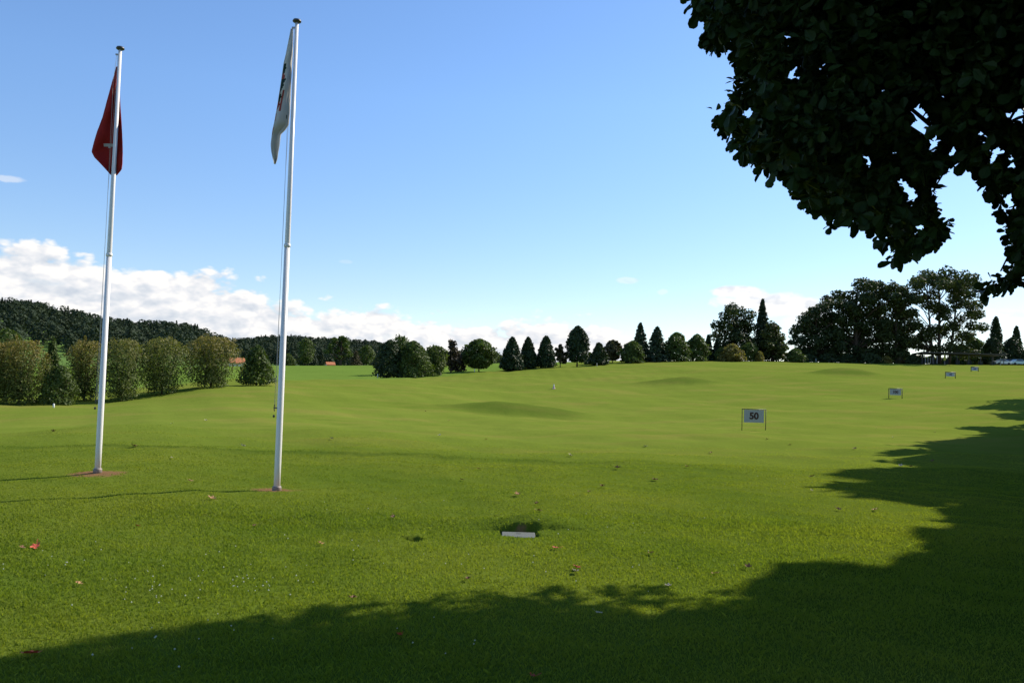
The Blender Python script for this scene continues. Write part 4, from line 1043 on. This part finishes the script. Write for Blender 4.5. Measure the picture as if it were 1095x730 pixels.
    link('crown', np_mesh('crown', vv, ff), leafmat('chestnut_leaf', (.012, .026, .005), (.028, .050, .010), .10, gloss=.15, clump=.8), root)
    # trunk and branches
    tb = MB(); q = np.linspace(0, 1, 9)
    tb.tube([(.15 * math.sin(t * 4), .1 * math.sin(t * 5), -.3 + 8.5 * t) for t in q], [.42 * (1.4 if t == 0 else 1) * (1 - .7 * t) for t in q], 14)
    tb.build('trunk', M_BARK, root, True)
    br = MB()
    goals = [P(850,150,7.0),P(960,250,6.6),P(790,100,7.6),P(770,20,7.8),P(1000,200,6.2),P(1070,290,6.4),P(1050,180,6.8),P(920,120,6.0),P(985,128,7.5),P(880,40,6.5)]
    goals += [C + np.array(w) * RAD * .8 for w in [(0,0,1),(.7,.3,.5),(-.6,.5,.5),(.3,-.8,.4),(-.5,-.6,.5),(.8,-.4,.2),(.1,.9,.1),(.6,.7,.3),(-.8,-.1,.2)]]
    for g in goals:
        g = g - base; g0 = g; z0 = min(max(2.2, g[2] * .55), 6.5); st = np.array([0, 0, z0]); low = g[2] < 4.2
        if low: st = np.array([0, 0, 5.6])
        m1 = st + (g - st) * .4 + [0, 0, 1.1 if low else .5]; m2 = st + (g - st) * .78 + [0, 0, 1.0 if low else .35]
        path = np.array([st + (m1 - st) * w for w in np.linspace(0, 1, 12)] + [m1 + (m2 - m1) * w for w in np.linspace(0, 1, 12)] + [m2 + (g - m2) * w for w in np.linspace(0, 1, 12)]) + base
        Xp, Yp, zp = proj_arr(path); vz = (zp > .3) & (Xp < 1130) & (Yp > -40)
        if (vz & (~in_poly(Xp, Yp, SIL) | (np.hypot(Xp - 1038, Yp - 222) < 42))).any(): continue
        br.tube([st, (st + m1) / 2 + [.05, -.06, .12], m1, (m1 + m2) / 2 + [-.06, .07, .1], m2, (m2 + g) / 2 + [0, .04, .1], g], [.12, .09, .07, .05, .03, .016, .006], 7)
        for _ in range(9):
            w = rng.uniform(.45, 1.0); p0 = st + (g - st) * w + [0, 0, .35 * (1 - w)]; dd = rng.normal(size=3) * .45; dd[2] -= .15
            p1 = p0 + dd; Xp, Yp, zp = proj_arr((p1 + base)[None])
            tw_ = p0 + dd * np.linspace(0, 1, 8)[:, None] + base; Xp, Yp, zp = proj_arr(tw_)
            if ((zp > .3) & (Xp < 1150) & (~in_poly(Xp, Yp, SIL) | (np.hypot(Xp - 1038, Yp - 222) < 42))).any(): continue
            br.tube([p0, p0 + dd * .5 + [0, 0, .05], p1], [.02, .013, .005], 5)
    br.build('branches', M_BARK, root, True)
rng = np.random.default_rng(42)
near_tree()
rng = np.random.default_rng(101)

# shade trees further along the right side, out of frame, that throw the long shadow
def shade_tree(x, y, rad, zc, H, label, n=15000):
    z0 = zat(x, y); root = empty('shade_tree', (x, y, z0)); tag(root, label, 'tree', 'trees lining the right side of the lawn')
    bl = []
    for _ in range(40):
        d = unit(1)[0]; k = rng.uniform(.35, .84); bl.append((d[0] * rad * k, d[1] * rad * k, zc + d[2] * (H - zc) * k, rad * rng.uniform(.22, .42)))
    v, f = blob_crown(bl, n, .42); link('crown', np_mesh('crown', v, f), LM['big'], root)
    trunk_mb(H * .75, .35).build('trunk', M_BARK, root, True)
SH = [(12.4,12.3,2.4,6.8,10.5,'slim park tree filling the gap beside the near chestnut'),(24.8,30.8,3.9,8,14.5,'shade tree between the second and third park trees at right'),(30.5,40,4.2,8,15,'shade tree between the third and fourth park trees at right'),(38.8,52.4,4.5,8,15,'shade tree between the fourth and fifth park trees at right'),(53,73,5,8.5,15.5,'shade tree between the fifth and sixth park trees at right'),(10.6,9.2,2.9,6.8,11,'small park tree whose crown meets the near chestnut'),(11.5,6.0,3.2,6.8,11,'park tree behind the trunk of the near chestnut'),(17.8,18.6,3.8,7,12.5,'park tree beside the lawn just right of the view'),(22.2,25.2,4.2,8,15,'second park tree along the right side of the lawn'),(27.5,35.6,4.4,8,15,'third park tree along the right side of the lawn'),
      (33.5,44.5,4.8,8,15.5,'fourth park tree along the right side of the lawn'),(44.5,60.5,5.2,8.5,15.5,'fifth park tree along the right side of the lawn'),(62,86,6,9,16,'sixth park tree along the right side of the lawn'),
      (24,17,5,7,13,'park tree set back from the lawn at right'),(33,29,6,7.5,14,'second park tree set back from the lawn at right'),(46,46,7,8,15,'third park tree set back from the lawn at right'),(15.0,14.8,3.0,6.8,11.5,'slender park tree just behind the near chestnut'),(14.2,9.8,3.8,6.5,11,'park tree right beside the near chestnut'),(19,13,4.2,6.8,12,'park tree standing back behind the near chestnut'),(10.5,-1.5,5,7,12,'park tree behind the camera at right')]
for s_ in SH: shade_tree(*s_)

# ------------------------------------------------------------------ sky
def build_world():
    w = bpy.data.worlds.new('World'); scene.world = w; w.use_nodes = True; w.node_tree.nodes.clear(); t = NT(w.node_tree)
    out = t.new('ShaderNodeOutputWorld')
    sky = t.new('ShaderNodeTexSky', sky_type='NISHITA'); sky.sun_disc = False; sky.sun_elevation = SUN_EL; sky.sun_rotation = SUN_AZ
    sky.altitude = 500; sky.air_density = 1.0; sky.dust_density = .25; sky.ozone_density = 2.2
    bg = t.new('ShaderNodeBackground'); bg.inputs[1].default_value = .145; hs = t.new('ShaderNodeHueSaturation'); hs.inputs['Saturation'].default_value = 1.14; hs.inputs['Hue'].default_value = .504; t.link(sky.outputs[0], hs.inputs['Color']); t.link(hs.outputs[0], bg.inputs[0])
    tc = t.new('ShaderNodeTexCoord'); d = tc.outputs['Generated']
    se0 = t.new('ShaderNodeSeparateXYZ'); t.link(d, se0.inputs[0])
    air = t.ramp(se0.outputs[2], [(0, (.80, .77, .79)), (.10, (.83, .80, .81)), (.32, (1, 1, 1))])
    t.link(t.mix(1.0, hs.outputs[0], air, 'MULTIPLY'), bg.inputs[0])
    sep = t.new('ShaderNodeSeparateXYZ'); t.link(d, sep.inputs[0]); x, y, z = sep.outputs
    hyp = t.math('SQRT', t.math('ADD', t.math('MULTIPLY', x, x), t.math('MULTIPLY', y, y)))
    el = t.math('DIVIDE', z, hyp); az = t.math('ARCTAN2', x, y)
    prof = [(-80,262),(-30,254),(0,251),(20,249),(45,250),(58,256),(75,261),(100,263),(130,268),(165,274),(205,278),(235,288),(262,297),(280,303),(297,314),(320,320),(345,317),(375,316),(400,316),(440,323),(480,330),(515,336),(545,336),(580,329),(610,326),(635,331),(660,342),(678,362),(695,395),(720,430)]
    lo, hi = -.75, .35
    fc = t.new('ShaderNodeFloatCurve'); c = fc.mapping.curves[0]; pts = []
    for a, b in prof:
        A, E = azel(a, b); pts.append(((A - lo) / (hi - lo), max(0, min(1, (E + .1) * 3))))
    c.points[0].location = pts[0]; c.points[1].location = pts[-1]
    for p in pts[1:-1]: c.points.new(*p)
    fc.mapping.use_clip = True; fc.mapping.update()
    t.link(t.maprange(az, lo, hi), fc.inputs['Value'])
    top = t.math('SUBTRACT', t.math('DIVIDE', fc.outputs[0], 3.0), .1)
    comb = t.new('ShaderNodeCombineXYZ'); t.link(az, comb.inputs[0]); t.link(t.math('MULTIPLY', el, 1.9), comb.inputs[1])
    vec = comb.outputs[0]
    def vor(v, sc):
        nd = t.new('ShaderNodeTexVoronoi', feature='F1'); nd.inputs['Scale'].default_value = sc
        nd.inputs['Detail'].default_value = 2; nd.inputs['Roughness'].default_value = .5; nd.inputs['Lacunarity'].default_value = 2.3; t.link(v, nd.inputs['Vector']); return nd.outputs['Distance']
    def field(v):
        w_ = t.new('ShaderNodeTexNoise'); w_.inputs['Scale'].default_value = 30; w_.inputs['Detail'].default_value = 5; t.link(v, w_.inputs['Vector'])
        sc_ = t.new('ShaderNodeVectorMath', operation='SCALE'); t.link(w_.outputs['Color'], sc_.inputs[0]); sc_.inputs['Scale'].default_value = .018
        ad_ = t.new('ShaderNodeVectorMath', operation='ADD'); t.link(v, ad_.inputs[0]); t.link(sc_.outputs[0], ad_.inputs[1])
        a_ = t.noise(v, 8, 8, .56, .2); b_ = t.math('SUBTRACT', .75, vor(ad_.outputs[0], 26))
        return t.math('ADD', t.math('MULTIPLY', a_, .62), t.math('MULTIPLY', b_, .38))
    n = field(vec); nb = t.noise(vec, 26, 6, .6, .3)
    edge = t.math('ADD', t.math('MULTIPLY', t.math('SUBTRACT', n, .405), .075), t.math('MULTIPLY', t.math('SUBTRACT', nb, .5), .016))
    hgt = t.math('SUBTRACT', t.math('ADD', top, edge), el)
    dens = t.maprange(hgt, -.003, .010, 0, 1, True)
    # thin gaps inside the bank
    gaps = t.maprange(t.noise(t.mapping(vec, (1, 2.2, 1), loc=(3.1, .7, 0)), 8, 7, .55), .28, .38, .7, 1, True)
    dens = t.math('MULTIPLY', dens, gaps)
    # detached small clouds
    def puff(px, py, rx, ry, k, prev, nz=.9):
        A, E = azel(px, py)
        ax = t.math('DIVIDE', t.math('SUBTRACT', az, A), rx / 890); ay = t.math('DIVIDE', t.math('SUBTRACT', el, E), ry / 890)
        q = t.math('SQRT', t.math('ADD', t.math('MULTIPLY', ax, ax), t.math('MULTIPLY', ay, ay)))
        q = t.math('ADD', q, t.math('MULTIPLY', t.math('SUBTRACT', nb, .5), nz * 2)); q = t.math('ADD', q, t.math('MULTIPLY', t.math('SUBTRACT', n, .5), nz))
        return t.math('MAXIMUM', prev, t.maprange(q, .55, 1.1, k, 0, True))
    for a in ((792,313,24,6,.95),(812,322,44,9,.9),(840,328,34,11,.95),(862,345,26,14,.7),(900,320,30,5,.3),(6,191,12,3,.4),(670,300,10,3,.35),(709,312,6,3,.3),(370,280,7,2,.15),(1075,345,40,14,.35)):
        dens = puff(*a, dens)
    # fair weather haze whitening near the horizon is part of the bank
    # light side against shaded side: the same noise read a little further towards the sun
    v2 = t.mapping(vec, loc=(.008, .016, 0)); n2 = field(v2)
    lit = t.math('MULTIPLY_ADD', t.math('SUBTRACT', n, n2), 3.0, .60)
    deep = t.maprange(t.math('MAXIMUM', hgt, t.math('MULTIPLY', t.math('LESS_THAN', hgt, 0.0), .02)), .0, .09, .30, -.10)
    lit = t.math('ADD', t.math('ADD', lit, deep), t.math('MULTIPLY', t.math('LESS_THAN', hgt, -.01), .35), clamp=True)
    ccol = t.ramp(lit, [(0, (.60, .66, .75)), (.4, (.73, .77, .83)), (.8, (.90, .90, .92)), (1, (1.0, .985, .96))])
    cb = t.new('ShaderNodeBackground'); t.link(ccol, cb.inputs[0]); cb.inputs[1].default_value = .76
    mx = t.new('ShaderNodeMixShader'); t.link(dens, mx.inputs[0]); t.link(bg.outputs[0], mx.inputs[1]); t.link(cb.outputs[0], mx.inputs[2])
    t.link(mx.outputs[0], out.inputs[0])
build_world()

# ------------------------------------------------------------------ sun, camera, output
sd = bpy.data.lights.new('sun', 'SUN'); sd.energy = 4.8; sd.angle = R(.7); sd.color = (1.0, .93, .80)
so = bpy.data.objects.new('sun', sd); COL.objects.link(so)
so.rotation_euler = Vector(-SUN_DIR).to_track_quat('-Z', 'Y').to_euler(); so.location = (20, 20, 30)

cd = bpy.data.cameras.new('camera'); cam = bpy.data.objects.new('camera', cd); COL.objects.link(cam)
cd.sensor_width = 36.0; cd.lens = 36.0 * F / 1095; cd.clip_start = .05; cd.clip_end = 9000
mw = Matrix.Identity(4)
for i in range(3): mw[i][0] = CR[i]; mw[i][1] = CU[i]; mw[i][2] = -_f[i]; mw[i][3] = EYE[i]
cam.matrix_world = mw; scene.camera = cam

scene.render.engine = 'CYCLES'
scene.view_settings.view_transform = 'Standard'; scene.view_settings.look = 'None'
scene.view_settings.exposure = 0.45; scene.view_settings.gamma = 1.0; scene.view_settings.use_curve_mapping = False
scene.cycles.max_bounces = 6; scene.cycles.diffuse_bounces = 2; scene.cycles.transmission_bounces = 3; scene.cycles.glossy_bounces = 2
scene.cycles.use_denoising = True
